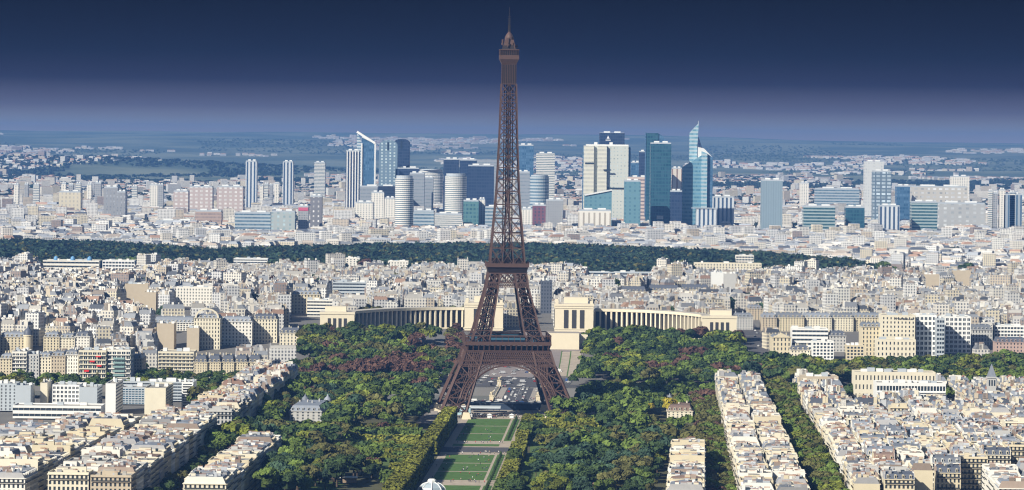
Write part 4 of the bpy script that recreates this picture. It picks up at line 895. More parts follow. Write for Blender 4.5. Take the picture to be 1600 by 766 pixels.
beigeband = FM('beige_bands', (.62, .50, .44), (.20, .16, .17), pu=0, pv=8, fv=(.5, .9), mott=.2)
tealband = FM('teal_bands', (.34, .42, .43), (.03, .09, .11), pu=0, pv=6.5, fv=(.3, .85), mott=.2)
concrete = FM('pale_concrete', (.52, .50, .46), (.30, .31, .32), pu=14, pv=9, fu=(.3, .85), fv=(.35, .8), mott=.9)
pinkres = FM('pink_housing', (.50, .42, .40), (.62, .60, .58), pu=12, pv=9, fu=(.3, .8), fv=(.3, .8), mott=.6)
TW = [('slim white tower with blue glass stripes, first left of the business district', 384, 401, 253, 305, 8900, stripeV, 45, {}),
      ('slim blue striped tower standing between the striped tower and the white box', 442, 458, 254, 306, 9100, stripeV, 42, {}),
      ('small white box tower with a plain top, left of the slanted glass tower', 491, 508, 255, 290, 10500, whiteband, 40, {}),
      ('tall slim tower with vertical white and dark stripes before the slanted glass tower', 540.5, 562, 237, 326, 8000, darkblue, 30, dict(strips=5)),
      ('dark-blue boxy tower behind the round white tower', 618, 655, 264, 300, 8500, darkblue, 40, {}),
      ('grey slab tower just right of the round white tower', 640, 663, 272, 312, 8200, greyplain, 50, {}),
      ('broad grey tower behind the two round white towers', 663, 677, 279, 316, 8300, greyplain, 35, {}),
      ('pale curved block between the two round white towers', 656, 692, 266, 300, 9600, whiteband, 40, dict(shape='lens')),
      ('round white banded tower standing lowest and nearest, left of the iron tower', 617, 646, 279, 361, 7350, whiteband, None, dict(shape='round', crown=6)),
      ('second round white banded tower, nearer the iron tower', 695, 729, 275, 334, 7700, whiteband, None, dict(shape='round', crown=5)),
      ('dark-blue tower behind the second round white tower', 693, 717, 250, 300, 8500, darkblue, 45, {}),
      ('dark-blue tower with a stepped top left of the iron tower', 718, 745, 251, 300, 8800, darkblue, 45, {}),
      ('widest dark-blue tower at the left edge of the iron tower', 731, 772, 260, 316, 8300, darkblue, 60, {}),
      ('low white banded office under the second round white tower', 679, 722, 336, 361, 7250, whiteband, 30, {}),
      ('teal glass cube office left of the iron tower', 724, 748, 315, 358, 7300, tealm, 50, {}),
      ('plain white slab between the teal cube and the iron tower', 748, 758, 313, 356, 7350, whitegrid, 30, {}),
      ('grey-blue office peeping through the iron lattice', 758, 790, 325, 358, 7300, lightblue, 30, {}),
      ('blue-grey office cube right of the round white tower foot', 646, 678, 331, 361, 7280, lightblue, 50, dict(side=darkblue)),
      ('wide blue-grey banded office at the left end of the district', 367, 423, 334, 366, 7150, lightblue, 40, {}),
      ('pale glass office cube right of the wide banded office', 424, 461, 332, 367, 7120, FM('pale_glass', (.40, .45, .45), (.25, .33, .36), pu=12, pv=8, mott=.6), 40, dict(side=blueglass)),
      ('speckled grey housing slab with a pink top sign', 466, 482, 324, 366, 7180, greym, 30, dict(cat='apartment tower', name='housing_tower')),
      ('dark speckled housing tower beside the grey housing slab', 485, 503, 308, 362, 7250, FM('dark_housing', (.20, .20, .22), (.45, .45, .45), pu=10, pv=10, fu=(.35, .65), fv=(.3, .7), mott=.9), 30, dict(cat='apartment tower', name='housing_tower')),
      ('white block with a blank front below the striped tower', 555, 583, 318, 346, 7500, whitegrid, 40, dict(side=greyplain)),
      ('cream slab under the twin rounded towers', 580, 600, 302, 330, 7900, whitegrid, 40, {}), ('pale cream box right of the cream slab', 601, 617, 311, 336, 7800, whitegrid, 30, {}),
      ('flat grey exhibition roof between slanted tower and twin towers', 562, 622, 293, 300, 8100, greyplain, 80, {}),
      ('glass tower with a flat top immediately right of the iron tower', 810, 834, 228, 300, 8800, blueglass, 40, {}), ('plain grey slab at the right edge of the iron tower', 805, 828, 270, 322, 8000, greyplain, 40, {}),
      ('white tower with a plain top band, right of the iron tower', 838, 867, 240, 312, 8600, whiteband, 40, dict(crown=1)), ('grey banded round-cornered tower before the white tower', 828, 858, 276, 323, 7800, lightblue, 45, dict(shape='lens')),
      ('white block with vertical grid low at the right of the iron tower', 853, 880, 314, 352, 7350, greym, 30, dict(side=darkblue)), ('low dark-red and blue office right of the iron tower', 832, 853, 322, 352, 7380, FM('dark_red', (.18, .07, .09), (.05, .06, .10), pu=8, pv=7, mott=.4), 30, {}),
      ('white lattice-fronted office at the foot of the iron tower', 814, 832, 328, 356, 7250, whitegrid, 30, {}),
      ('white arcaded low block under the slanted glass office', 904, 955, 330, 356, 7260, FM('arcade', (.80, .77, .70), (.40, .36, .30), pu=11, pv=60, fu=(.35, .7), fv=(.2, .8), mott=.1), 40, {}),
      ('brown and white banded tower before the dark teal towers', 981, 1016, 277, 345, 7900, beigeband, 35, dict(crown=1)), ('blue-grey angular tower left of the dark teal pair', 976, 1001, 284, 353, 7400, FM('slate_glass', (.13, .27, .33), (.08, .18, .24), pu=10, pv=8, mott=.3), 40, dict(side=tealdark)),
      ('dark stepped tower behind the banded tower', 999, 1016, 238, 290, 8800, darkblue, 35, {}), ('small blue-grey block left of the dark stepped tower', 986, 1000, 255, 300, 9000, blueglass, 30, {}),
      ('tallest dark teal slab with a flat top and bright sign', 1017, 1049, 225, 350, 7500, tealdark, 45, {}),
      ('dark-blue round-topped office at the foot of the teal towers', 1048, 1066, 300, 352, 7450, darkblue, 40, {}), ('white and brown striped housing tower behind the teal towers', 1050, 1066, 264, 305, 8900, FM('brown_stripes', (.70, .64, .56), (.25, .16, .12), pu=12, pv=300, fu=(.5, .8), fv=(0, 1), mott=.1), 30, dict(cat='apartment tower', name='housing_tower')),
      ('grey ribbed low office right of the pointed glass tower', 1112, 1147, 309, 334, 7700, stripeV, 35, {}),
      ('tall plain blue-grey tower standing alone right of the district', 1191, 1223, 283, 350, 7250, FM('lone_tower', (.24, .32, .38), (.19, .26, .31), pu=5, pv=300, fu=(.4, .6), fv=(0, 1), mott=.1), 45, {}),
      ('small white tower in the suburb right of the lone tower', 1251, 1264, 287, 306, 9500, whitegrid, 35, {}), ('long low slab with two blue glazed bays, right suburb', 1274, 1343, 296, 308, 9000, lightblue, 30, {}),
      ('tall pale slab tower of the right-hand pair', 1352, 1381, 253, 316, 8200, FM('pale_slab', (.60, .62, .62), (.42, .46, .50), pu=6, pv=7, mott=.4), 40, dict(crown=1)), ('dark speckled glass tower of the right-hand pair', 1365, 1393, 269, 319, 7900, FM('speckled', (.12, .17, .22), (.25, .31, .36), pu=12, pv=8, fu=(.1, .8), fv=(.2, .8), mott=.8), 40, {}),
      ('wide teal banded office low in the right suburb', 1256, 1305, 324, 353, 7200, tealband, 35, {}), ('dark teal glass office left of the striped office, right suburb', 1322, 1351, 325, 352, 7250, tealdark, 35, {}),
      ('white and blue vertically striped office in the right suburb', 1375, 1406, 323, 351, 7250, stripeV, 35, {}), ('teal banded glass office below the patterned concrete slab', 1425, 1465, 317, 347, 7300, tealband, 40, {}),
      ('wide patterned grey concrete slab in the right suburb', 1425, 1512, 293, 318, 8000, concrete, 40, {}), ('long pale concrete block right of the teal banded office', 1466, 1540, 319, 336, 7600, FM('curved', (.42, .43, .43), (.33, .35, .37), pu=16, pv=9, mott=.6), 40, {}),
      ('blue-grey office left of the patterned concrete slab', 1401, 1424, 292, 322, 8100, blueglass, 35, {}), ('square white block with brown roof, upper right suburb', 1487, 1515, 277, 292, 9300, whitegrid, 40, {}),
      ('dark-blue twin office block at the right frame edge', 1569, 1597, 305, 332, 7700, FM('dark_strip', (.35, .40, .45), (.06, .12, .2), pu=9, pv=300, fu=(.4, .8), fv=(0, 1), mott=.1), 35, {}),
      ('speckled grey office pair, left slab, in the left suburb', 162, 184, 294, 327, 7800, FM('grey_pair', (.30, .31, .33), (.20, .22, .25), pu=8, pv=6, mott=.6), 40, {}), ('speckled grey office pair, right slab, in the left suburb', 182.5, 196, 301, 327, 7700, Fm['grey_pair'], 40, {}),
      ('brown brick stepped block in the left suburb', 305, 346, 331, 352, 7500, FM('brown_steps', (.42, .32, .27), (.28, .22, .20), pu=0, pv=7, mott=.2), 40, {}),
      ('pink and white housing block, left one of the pair', 271, 294, 300, 322, 8100, pinkres, 40, dict(cat='apartment block', name='housing_tower')), ('pink and white housing block, middle one', 296, 332, 293, 318, 8300, pinkres, 40, dict(cat='apartment block', name='housing_tower')),
      ('pink and white housing block with a white grid, right one', 339, 380, 293, 322, 8200, pinkres, 40, dict(cat='apartment block', name='housing_tower')),
      ('long pale brick-roofed hall below the pink housing', 243, 306, 347, 353, 7300, FM('long_hall', (.55, .42, .38), (.7, .68, .62), pu=0, pv=9, mott=.2), 30, {}),
      ('cream yellow block in the middle of the left suburb', 92, 126, 301, 315, 8300, FM('yellow_block', (.66, .60, .46), (.45, .42, .35), pu=9, pv=9, mott=.3), 40, {})]
for lab, a, b, yt, yb, Y, mt, dp, kw in TW: 
    rt, wx, dp_, h = tower(lab, a, b, yt, yb, Y, mt, dp, **kw)
    if 'bright sign' in lab:
        mb = MB(); mb.fr(wx*-.02, -dp_/2-.4, h*.16, h*.20, wx*.32, .8); mb.build('sign', M['white'], rt)
    if 'pink top' in lab:
        mb = MB(); mb.fr(0, -dp_/2-.4, h-7, h-.5, wx*.95, .8); mb.build('sign', mat('pink_sign', (.6, .12, .2), .6), rt)
for k in range(11):
    px = (22, 38, 52, 96, 107, 118, 136, 148, 206, 234, 246)[k]; tower(f'white housing slab, {nth(k+1)} from the left along the far left skyline', px, px+(7, 6, 9, 7, 7, 8, 7, 10, 8, 12, 9)[k], (290, 289, 290, 288, 290, 288, 289, 287, 293, 290, 290)[k], 306, 8800, (whitegrid, greym, whiteband)[k % 3], 18, name='housing_tower', cat='apartment tower', group='white housing slabs on the left')
for k in range(8):
    px = (406, 413, 421, 429, 1545, 1552, 1562, 1578)[k]
    tower(f'small pale housing tower, {nth(k+1)} from the left among the suburb roofs', px, px+(5, 6, 5, 7, 6, 7, 9, 8)[k], (291, 289, 290, 288, 300, 303, 298, 302)[k], 310, 9200 if k < 4 else 7700, (whitegrid, whiteband, greym)[k % 3], 16, name='housing_tower', cat='apartment tower', group='small pale housing towers')
# slanted glass tower with a white frame
def custom(name, label, cat, px, Y, z0=None): return thing(name, label, cat, (at(px, 250, Y)[0], Y, float(gzf(Y))-2 if z0 is None else z0))
def zof(px, py, Y, base): return at(px, py, Y)[1]-base
Y = 8350; b0 = float(gzf(Y))-2; s_ = Y/FPX
rt = custom('slanted_glass_tower', 'blue glass tower with a steeply slanted white-edged top, left business district', 'office tower', 571, Y)
x0, x1 = -15*s_, 15*s_; zA, zB = zof(557, 206, Y, b0), zof(586, 224, Y, b0)
mb = MB(); xm = -6*s_; zm = zof(566, 224, Y, b0)
mb.add([(xm, 0, 0), (x1, 0, 0), (x1, 0, zB), (xm, 0, zA-14), (xm, 50, 0), (x1, 50, 0), (x1, 50, zB), (xm, 50, zA-14)], [[0, 1, 2, 3], [1, 5, 6, 2], [5, 4, 7, 6], [3, 2, 6, 7]]); mb.build('glass_wall', blueglass, rt)
mb = MB(); mb.add([(x0, 8, 0), (xm, 0, 0), (xm, 0, zm), (x0+2, 8, zA), (x0, 50, 0), (x0, 50, zA)], [[0, 1, 2, 3], [4, 0, 3, 5]]); mb.build('side_wall', lightblue, rt)
mb = MB(); mb.beams([(x0+2, 6, zA), (x1, -1, 0), (xm, -1, 0), (xm, -1, zA-12)], [(x1, -1, zB), (x1, -1, zB), (xm, -1, zm), (x1, -1, zB-1)], [5, 3.5, 3.5, 2]); mb.build('white_frame', M['office_white'], rt)
# twin towers with rounded heads
for px0, px1, yt, mt, lab in ((592, 621, 219, FM('grey_glass', (.16, .24, .32), (.28, .36, .42), pu=10, pv=7.5, mott=.7), 'rounded grey glass tower, left one of the twin pair'), (615, 640, 217, darkblue, 'rounded dark-blue glass tower, right one of the twin pair')):
    Y = 8500 if px0 < 600 else 8600; b0 = float(gzf(Y))-2; s_ = Y/FPX; wx = (px1-px0)*s_; H_ = zof((px0+px1)/2, yt, Y, b0)
    rt = custom('rounded_glass_tower', lab, 'office tower', (px0+px1)/2, Y)
    mb = MB(); pts = [(-wx/2, 0), (wx/2, 0), (wx/2, H_-wx*.28)]+[(wx/2*cos(a), H_-wx*.28+wx*.28*sin(a)) for a in np.linspace(.25, pi-.25, 10)]+[(-wx/2, H_-wx*.28)]
    V = [(x, 0, z) for x, z in pts]+[(x, 38, z) for x, z in pts]; n = len(pts)
    mb.add(V, [[i, (i+1) % n, n+(i+1) % n, n+i] for i in range(n)]); mb.add(V[:n], [list(range(n))]); mb.build('glass_wall', mt, rt)
    mb = MB(); mb.fr(wx*-.02, -.6, H_-24, H_-5, 3.2, 1.2); mb.build('head_slot', M['glass'], rt)
# hollow cube behind the iron tower
rt = custom('hollow_cube_building', 'white hollow square arch building peeping out left of the iron tower', 'office building', 761, 9300); Y = 9300; s_ = Y/FPX; b0 = float(gzf(Y))-2; H_ = zof(761, 249, Y, b0)
mb = MB(); mb.fr(0, 30, H_-14, H_, 32*s_, 60, bottom=True); mb.fr([-12.5*s_, 12.5*s_], 30, 0, H_-14.02, 7*s_, 60); mb.build('frame', greyplain, rt)
# the great white tower with a dark box behind it
rt, wx, dp, h = tower('dark-blue box tower with a small white emblem rising behind the great white tower', 937, 976, 208, 300, 8600, darkblue, 40, crown=1)
mb = MB(); mb.add([(-wx*.22, -dp/2-.5, h-14), (-wx*.10, -dp/2-.5, h-14), (-wx*.16, -dp/2-.5, h-6)], [[0, 1, 2]]); mb.fr(-wx*.16, -dp/2-.3, h-18.5, h-16.5, wx*.2, .6); mb.build('emblem', mat('sign_white', (.85, .87, .9), .5), rt)
Y = 7900; b0 = float(gzf(Y))-2; s_ = Y/FPX; H_ = zof(949, 228, Y, b0)
rt = custom('wide_white_tower', 'very wide cream-white tower of folded slabs right of the iron tower', 'office tower', 949, Y)
gw = FM('great_white', (.58, .61, .56), (.22, .27, .28), pu=8, pv=8, fu=(.4, .75), fv=(.45, .75), mott=.9)
for x0, x1, y0 in ((912, 928, 0), (928, 934, 8), (934, 948, -6), (948, 982, 2)):
    mb = MB(); mb.fr(((x0+x1)/2-949)*s_, y0+25, 0, H_, (x1-x0)*s_, 50); mb.build('slab', gw if (x0 in (928, 948)) else FM('cream_smooth', (.70, .69, .58), (.55, .55, .48), pu=0, pv=9, mott=.2), rt)
mb = MB(); mb.fr(35*s_, 27, 0, H_-2, 3*s_, 40); mb.fr(-37.5*s_, 27, 0, H_-2, 1.4*s_, 40); mb.build('side_wall', blueglass, rt)
mb = MB(); mb.fr(0, 30, H_, H_+3, 66*s_, 40); mb.fr([-18*s_, 6*s_], 22, H_+3, H_+8, 5*s_, 10); mb.build('roof_plant', M['office_white'], rt)
mb = MB(); mb.fr([-28*s_, 0, 16*s_], [-.8, -8, 1], [H_*.78, H_*.70, H_*.48], [H_*.78+3, H_*.70+3, H_*.48+3], [14*s_, 12*s_, 32*s_], [1.6, 1.6, 1.6]); mb.build('dark_band', M['glass'], rt)
# office with a slanting roof before it
Y = 7450; b0 = float(gzf(Y))-2; s_ = Y/FPX; rt = custom('slant_roofed_office', 'grey glass office with a roof rising to the right, below the great white tower', 'office building', 935, Y)
zL, zR = zof(914, 305, Y, b0), zof(957, 297, Y, b0); x0, x1 = -21*s_, 21.5*s_
mb = MB(); mb.add([(x0, 0, 0), (x1, 0, 0), (x1, 0, zR), (x0, 0, zL), (x0, 45, 0), (x1, 45, 0), (x1, 45, zR), (x0, 45, zL)], [[0, 1, 2, 3], [1, 5, 6, 2], [3, 2, 6, 7], [4, 0, 3, 7]]); mb.build('glass_wall', FM('slate_glass', (.13, .27, .33), (.08, .18, .24), pu=10, pv=8, mott=.3), rt)
mb = MB(); mb.beams([(x0, -1, zL)], [(x1, -1, zR)], 3); mb.build('roof_edge', M['office_white'], rt)
# teal tower with a quarter-round shoulder
Y = 7750; b0 = float(gzf(Y))-2; s_ = Y/FPX; rt = custom('round_shouldered_tower', 'dark teal tower with a quarter-round glass shoulder at its top right', 'office tower', 1024, Y); H_ = zof(1015, 208, Y, b0); zs2 = zof(1030, 224, Y, b0)
mb = MB(); mb.fr(-5*s_, 22, 0, H_, 19*s_, 44); mb.build('glass_wall', tealdark, rt)
mb = MB(); mb.fr(-14.7*s_, 20, 30, H_+1, 1.6*s_, 40); mb.build('edge_fin', blueglass, rt)
mb = MB(); pts = [(4.6*s_, 0)]+[(4.6*s_, H_-2)]+[(4.6*s_+11*s_*sin(a), zs2-2+(H_-zs2)*cos(a)) for a in np.linspace(0.1, pi/2, 8)]+[(15.6*s_, 0)]
V = [(x, 2, z) for x, z in pts]+[(x, 34, z) for x, z in pts]; n = len(pts); mb.add(V, [[i, (i+1) % n, n+(i+1) % n, n+i] for i in range(n)]); mb.add(V[:n], [list(range(n))]); mb.build('glass_shoulder', blueglass, rt)
# pointed glass tower with a spire
Y = 7550; b0 = float(gzf(Y))-2; s_ = Y/FPX; rt = custom('pointed_glass_tower', 'pale glass tower with sloping shoulders and a tall pointed fin, right of the district', 'office tower', 1090, Y)
lb = FM('sky_glass', (.18, .34, .42), (.08, .20, .29), pu=0, pv=8, fv=(.4, .9), mott=.3); lb2 = FM('sky_glass_light', (.42, .53, .58), (.15, .30, .40), pu=0, pv=8, fv=(.4, .9), mott=.3)
zz_ = lambda py: zof(1090, py, Y, b0); X_ = lambda px: (px-1090)*s_
def blk(name, pts, y0, y1, mt):
    mb = MB(); V = [(x, y0, z) for x, z in pts]+[(x, y1, z) for x, z in pts]; n = len(pts); mb.add(V, [[i, (i+1) % n, n+(i+1) % n, n+i] for i in range(n)]); mb.add(V[:n], [list(range(n))]); mb.build(name, mt, rt)
blk('lower_body', [(X_(1066), 0), (X_(1096), 0), (X_(1096), zz_(243)), (X_(1067), zz_(262))], 0, 40, lb)
blk('central_body', [(X_(1096), 0), (X_(1105), 0), (X_(1105), zz_(240)), (X_(1096), zz_(236))], -4, 40, lb2)
blk('right_body', [(X_(1105), 0), (X_(1114), 0), (X_(1114), zz_(246)), (X_(1105), zz_(240))], 3, 40, blueglass)
blk('white_shoulder', [(X_(1091), zz_(247)), (X_(1114), zz_(246)), (X_(1100), zz_(232)), (X_(1091), zz_(230))], 6, 30, M['office_white'])
blk('tall_fin', [(X_(1077.5), 0), (X_(1090), 0), (X_(1090), zz_(230)), (X_(1092), zz_(193)), (X_(1088), zz_(197)), (X_(1078), zz_(208))], 20, 34, lb2)
blk('dark_edge', [(X_(1090), zz_(235)), (X_(1098), zz_(232)), (X_(1092), zz_(214))], 19, 33, darkblue)
mb = MB(); mb.beams([(X_(1091.5), 26, zz_(194))], [(X_(1091.5), 26, zz_(189))], 1.2); mb.build('mast', M['office_grey'], rt)
# fan-shaped ribbed office
Y = 7280; b0 = float(gzf(Y))-2; s_ = Y/FPX; rt = custom('fan_shaped_office', 'low fan-shaped office with bright vertical ribs below the pointed tower', 'office building', 1101, Y)
zz_ = lambda py: zof(1101, py, Y, b0)
mb = MB(); pts = [(-8*s_, 0), (2*s_, zz_(352)), (19*s_, zz_(331)), (19*s_, zz_(326)), (-19*s_, zz_(326)), (-19*s_, zz_(330))]
mb.fr(3*s_, 15, 0, zz_(326), 30*s_, 30); mb.build('wall', stripeV, rt)
mb = MB(); mb.fr(0, 15, zz_(326), zz_(325), 38*s_, 34, bottom=True); mb.build('roof', M['office_grey'], rt)
print('mid', len(bpy.data.objects))
# ---------------------------------------------------------------- the sea of roofs: too many buildings to count
def clear_mask(X, Y, ztop, half, extra=0.0):
    u0 = X*FPX/Y; v0 = (CAMH-ztop)*FPX/Y; px = 800+u0*CR-v0*SR; py = 222+u0*SR+v0*CR; hw = half*FPX/Y
    ok = np.ones(len(X), bool)
    for a, b, yb, Yf in CLEAR: ok &= ~((px+hw > a) & (px-hw < b) & (py < yb+extra) & (Y < Yf))
    return ok, px, py
FOOT = []
bpy.context.view_layer.update()
for o in COL.objects:
    if o.parent is None and 'category' in o and o['category'] not in ('tower',) and o.type == 'EMPTY':
        lo = np.array([1e9, 1e9]); hi = -lo
        for ch in o.children:
            if ch.type == 'MESH' and ch.name.split('.')[0] not in ('window', 'pillar', 'chimney_stack'):
                bb = np.array([ch.matrix_world @ Vector(c) for c in ch.bound_box])[:, :2]; lo = np.minimum(lo, bb.min(0)); hi = np.maximum(hi, bb.max(0))
        if lo[0] < 1e8: FOOT.append((lo[0], hi[0], lo[1], hi[1]))
FOOT = np.array(FOOT)
def foot_mask(X, Y, r):
    ok = np.ones(len(X), bool)
    for a, b, c, d in FOOT: ok &= ~((X+r > a) & (X-r < b) & (Y+r > c) & (Y-r < d))
    return ok
def in_park(X, Y):
    k = X - AX*(Y-2687)
    return ((Y < 3030) & (X > -190) & (X < 175)) | ((Y >= 3000) & (Y < 3530) & (X > -205) & (X < 222)) | ((Y < 3055)) | ((Y < 3225) & (X > 215)) | ((X > 212) & (X < 246) & (Y < 3720))
WT = .80*np.array([(.78, .71, .55), (.84, .81, .74), (.86, .86, .84), (.70, .71, .72), (.62, .54, .43), (.82, .78, .69), (.36, .29, .26), (.88, .87, .82)])
WP = np.array([.13, .18, .2, .17, .07, .13, .05, .08])
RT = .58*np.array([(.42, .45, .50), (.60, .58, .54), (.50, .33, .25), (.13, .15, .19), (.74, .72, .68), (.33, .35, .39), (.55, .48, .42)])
RP = np.array([.30, .17, .08, .10, .17, .10, .08])
M['mass_wall'] = facade('mass_wall', (1, 1, 1), (.09, .095, .11), pu=3.0, pv=3.15, fu=(.24, .74), fv=(.2, .8), noise=.08, tint=True, grough=.35)
M['mass_roof'] = mat('mass_roof', (1, 1, 1), .7, noise=.12, scale=.3, tint=True)
M['mass_leaf'] = mat('mass_leaf', (1, 1, 1), .9, spec=.1, tint=True, noise=.2, scale=.15)
def lattice(y0, y1, pitch, street, nblk, rnd, dist, halfw=.158):
    """building sites on turned street grids, one grid per district"""
    hw = y1*halfw; nd = max(3, int((y1-y0)*2*hw/dist**2)); cs = np.stack([rnd.uniform(-hw, hw, nd), rnd.uniform(y0, y1, nd)], 1); res = []
    angs = rnd.uniform(-.4, .4, nd)
    for k in range(nd):
        m_ = int(dist*1.6/pitch); I, J = np.meshgrid(np.arange(-m_, m_), np.arange(-m_, m_)); I = I.ravel(); J = J.ravel()
        nb_ = nblk[0] if k % 2 else nblk[0]+1
        x = I*pitch+(I//nb_)*street; y = J*pitch+(J//nblk[1])*street
        c_, s_ = cos(angs[k]), sin(angs[k]); X = cs[k, 0]+x*c_-y*s_; Y = cs[k, 1]+x*s_+y*c_
        ok = (Y > y0) & (Y < y1) & (np.abs(X) < Y*halfw)
        X, Y = X[ok], Y[ok]
        if not len(X): continue
        d2 = (X[:, None]-cs[None, :, 0])**2+(Y[:, None]-cs[None, :, 1])**2; own = d2.argmin(1) == k
        res.append(np.stack([X[own], Y[own], np.full(own.sum(), angs[k])], 1))
    return np.concatenate(res)
def city(name, label, y0, y1, pitch, street, nblk, seed, hlo, hhi, tall, dist, keep=.92, chim=5, wt=None, wp=None, rt=None, rp=None, reject=None, group=None, tall_h=(26, 34), size=(.92, 1.05), skylights=True, setb=True):
    rnd = np.random.default_rng(seed); L = lattice(y0, y1, pitch, street, nblk, rnd, dist)
    X, Y, A = L.T; n = len(X); X = X+rnd.normal(0, .6, n); Y = Y+rnd.normal(0, .6, n)
    w_ = pitch*rnd.uniform(*size, n); d_ = pitch*rnd.uniform(*size, n); big = rnd.random(n) < .12; w_ = np.where(big, w_*1.7, w_)
    h = rnd.uniform(hlo, hhi, n)+rnd.normal(0, 1.2, n)+(smooth_noise(X+9e4, Y, 160, seed)-.5)*5; tl = rnd.random(n) < tall; h = np.where(tl, rnd.uniform(*tall_h, n), h)
    z = tz(X, Y); ok, px, py = clear_mask(X, Y, z+h+4, w_*.5, -6); ok &= foot_mask(X, Y, pitch*.62) & ~in_park(X, Y) & (rnd.random(n) < keep)
    if reject is not None: ok &= ~reject(X, Y, px, py)
    X, Y, A, w_, d_, h, z, tl = (a[ok] for a in (X, Y, A, w_, d_, h, z, tl)); n = len(X)
    wt = WT if wt is None else wt; wp = WP if wp is None else wp; rt = RT if rt is None else rt; rp = RP if rp is None else rp
    tw_ = wt[rnd.choice(len(wt), n, p=wp/wp.sum())]*rnd.uniform(.85, 1.05, (n, 1)); tr = rt[rnd.choice(len(rt), n, p=rp/rp.sum())]*rnd.uniform(.8, 1.15, (n, 1)); tw_ = np.minimum(tw_, .9)
    mans = np.where(tl | (rnd.random(n) < .3), 0.4, rnd.uniform(2.5, 4.5, n))
    mb = MB(); mb.fr(X, Y, z-3, z+h, w_, d_, ang=A, mat=0, tint=tw_)
    along = rnd.random(n) < .5; kk = np.where(mans > 1, .62, .96)
    mb.fr(X, Y, z+h, z+h+mans, w_*.99, d_*.99, np.where(along, w_*kk, w_*.97), np.where(along, d_*.97, d_*kk), ang=A, mat=1, tint=tr)
    if chim:
        for q in range(chim):
            s1 = rnd.choice([-1, 1], n); L_ = rnd.uniform(1.5, 4.5, n); off = rnd.uniform(-.33, .33, n)
            cw = np.where(along, L_, .9); cd = np.where(along, .9, L_); ox = np.where(along, off*w_, s1*(w_/2-.5)); oy = np.where(along, s1*(d_/2-.5), off*d_)
            ct = np.array([(.36, .36, .37), (.72, .71, .67), (.30, .24, .20), (.5, .52, .55), (.55, .48, .38)])[rnd.integers(0, 5, n)]
            mb.fr(X, Y, z+h, z+h+mans+rnd.uniform(.8, 2.6, n), cw, cd, ang=A, ox=ox, oy=oy, mat=1, tint=np.where((rnd.random(n) < .4)[:, None], tw_, ct), ttop=(.34, .27, .23))
    if skylights:
        s_ = rnd.random(n) < .5; mb.fr(X[s_], Y[s_], (z+h+mans)[s_], (z+h+mans+rnd.uniform(.5, 2.4, n))[s_], rnd.uniform(1.5, 4.5, n)[s_], rnd.uniform(1.5, 4, n)[s_], ang=A[s_], ox=rnd.uniform(-3, 3, n)[s_], oy=rnd.uniform(-3, 3, n)[s_], mat=1, tint=np.where(rnd.random(s_.sum())[:, None] < .6, np.array([[.8, .78, .72]]), np.array([[.12, .13, .15]])))
    o = stuff(mb.build(name, [M['mass_wall'], M['mass_roof']])); o['label'] = label; o['category'] = 'buildings'
    print(name, n); return o
def wood_px(px): return np.interp(px, [0, 150, 350, 420, 650, 900, 1000, 1200, 1330, 1400, 1700], [371, 373, 386, 382, 376, 378, 383, 391, 402, 414, 416])
def near_rej(X, Y, px, py): return ((Y > 3530) & (Y < 3660) & (X > -160) & (X < -40)) | ((Y > 3500) & (Y < 3900) & (X > 5) & (X < 40))
city('hillside_rooftops', 'cream and zinc rooftops packed between the palace and the wood', 3060, 4000, 13, 12, (2, 8), 31, 15, 22, .03, 300, size=(.97, 1.06), reject=near_rej)
city('upper_rooftops', 'dense pale rooftops just before the dark wood', 4000, 4740, 13.5, 12, (2, 8), 32, 13, 20, .02, 340, size=(.97, 1.06), reject=near_rej)
def back_rej(X, Y, px, py):
    # only behind the wood's far edge
    yb = FPX*(CAMH-36)/Y+222+(px-800)*SR
    return yb > wood_px(px)+2
PW = np.array([.15, .2, .28, .1, .05, .1, .04, .08])
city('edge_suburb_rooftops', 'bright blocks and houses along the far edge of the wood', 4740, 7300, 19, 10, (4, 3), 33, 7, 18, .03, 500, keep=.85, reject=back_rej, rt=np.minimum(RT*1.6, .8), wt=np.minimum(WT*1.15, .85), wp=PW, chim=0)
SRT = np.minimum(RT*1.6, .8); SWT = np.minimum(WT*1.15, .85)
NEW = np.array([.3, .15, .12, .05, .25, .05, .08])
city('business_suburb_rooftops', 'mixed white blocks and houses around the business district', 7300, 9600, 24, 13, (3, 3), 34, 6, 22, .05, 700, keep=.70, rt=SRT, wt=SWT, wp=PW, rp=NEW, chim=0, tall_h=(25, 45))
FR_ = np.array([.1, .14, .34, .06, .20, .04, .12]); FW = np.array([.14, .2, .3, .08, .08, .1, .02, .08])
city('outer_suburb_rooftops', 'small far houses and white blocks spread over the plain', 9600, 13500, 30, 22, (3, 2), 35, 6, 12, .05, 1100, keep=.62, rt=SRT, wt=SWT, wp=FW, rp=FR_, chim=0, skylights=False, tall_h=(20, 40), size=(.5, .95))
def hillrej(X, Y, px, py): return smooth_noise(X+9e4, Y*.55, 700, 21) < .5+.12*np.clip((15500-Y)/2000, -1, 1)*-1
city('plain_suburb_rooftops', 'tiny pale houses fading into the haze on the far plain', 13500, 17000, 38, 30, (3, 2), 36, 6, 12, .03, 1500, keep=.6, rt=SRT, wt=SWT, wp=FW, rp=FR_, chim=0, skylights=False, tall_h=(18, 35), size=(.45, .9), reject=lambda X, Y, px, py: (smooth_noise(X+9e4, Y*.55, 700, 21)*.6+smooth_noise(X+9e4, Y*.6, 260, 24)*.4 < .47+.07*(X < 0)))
city('hill_villages', 'faint pale villages scattered over the blue hills', 17000, 27500, 42, 50, (3, 2), 37, 7, 12, .03, 2500, keep=.5, rt=SRT, wt=SWT, wp=FW, rp=FR_, chim=0, skylights=False, tall_h=(18, 30), size=(.6, 1.2), reject=lambda X, Y, px, py: (smooth_noise(X+9e4, Y*.5, 1100, 22)*.6+smooth_noise(X+9e4, Y*.6, 380, 23)*.4 < .60))

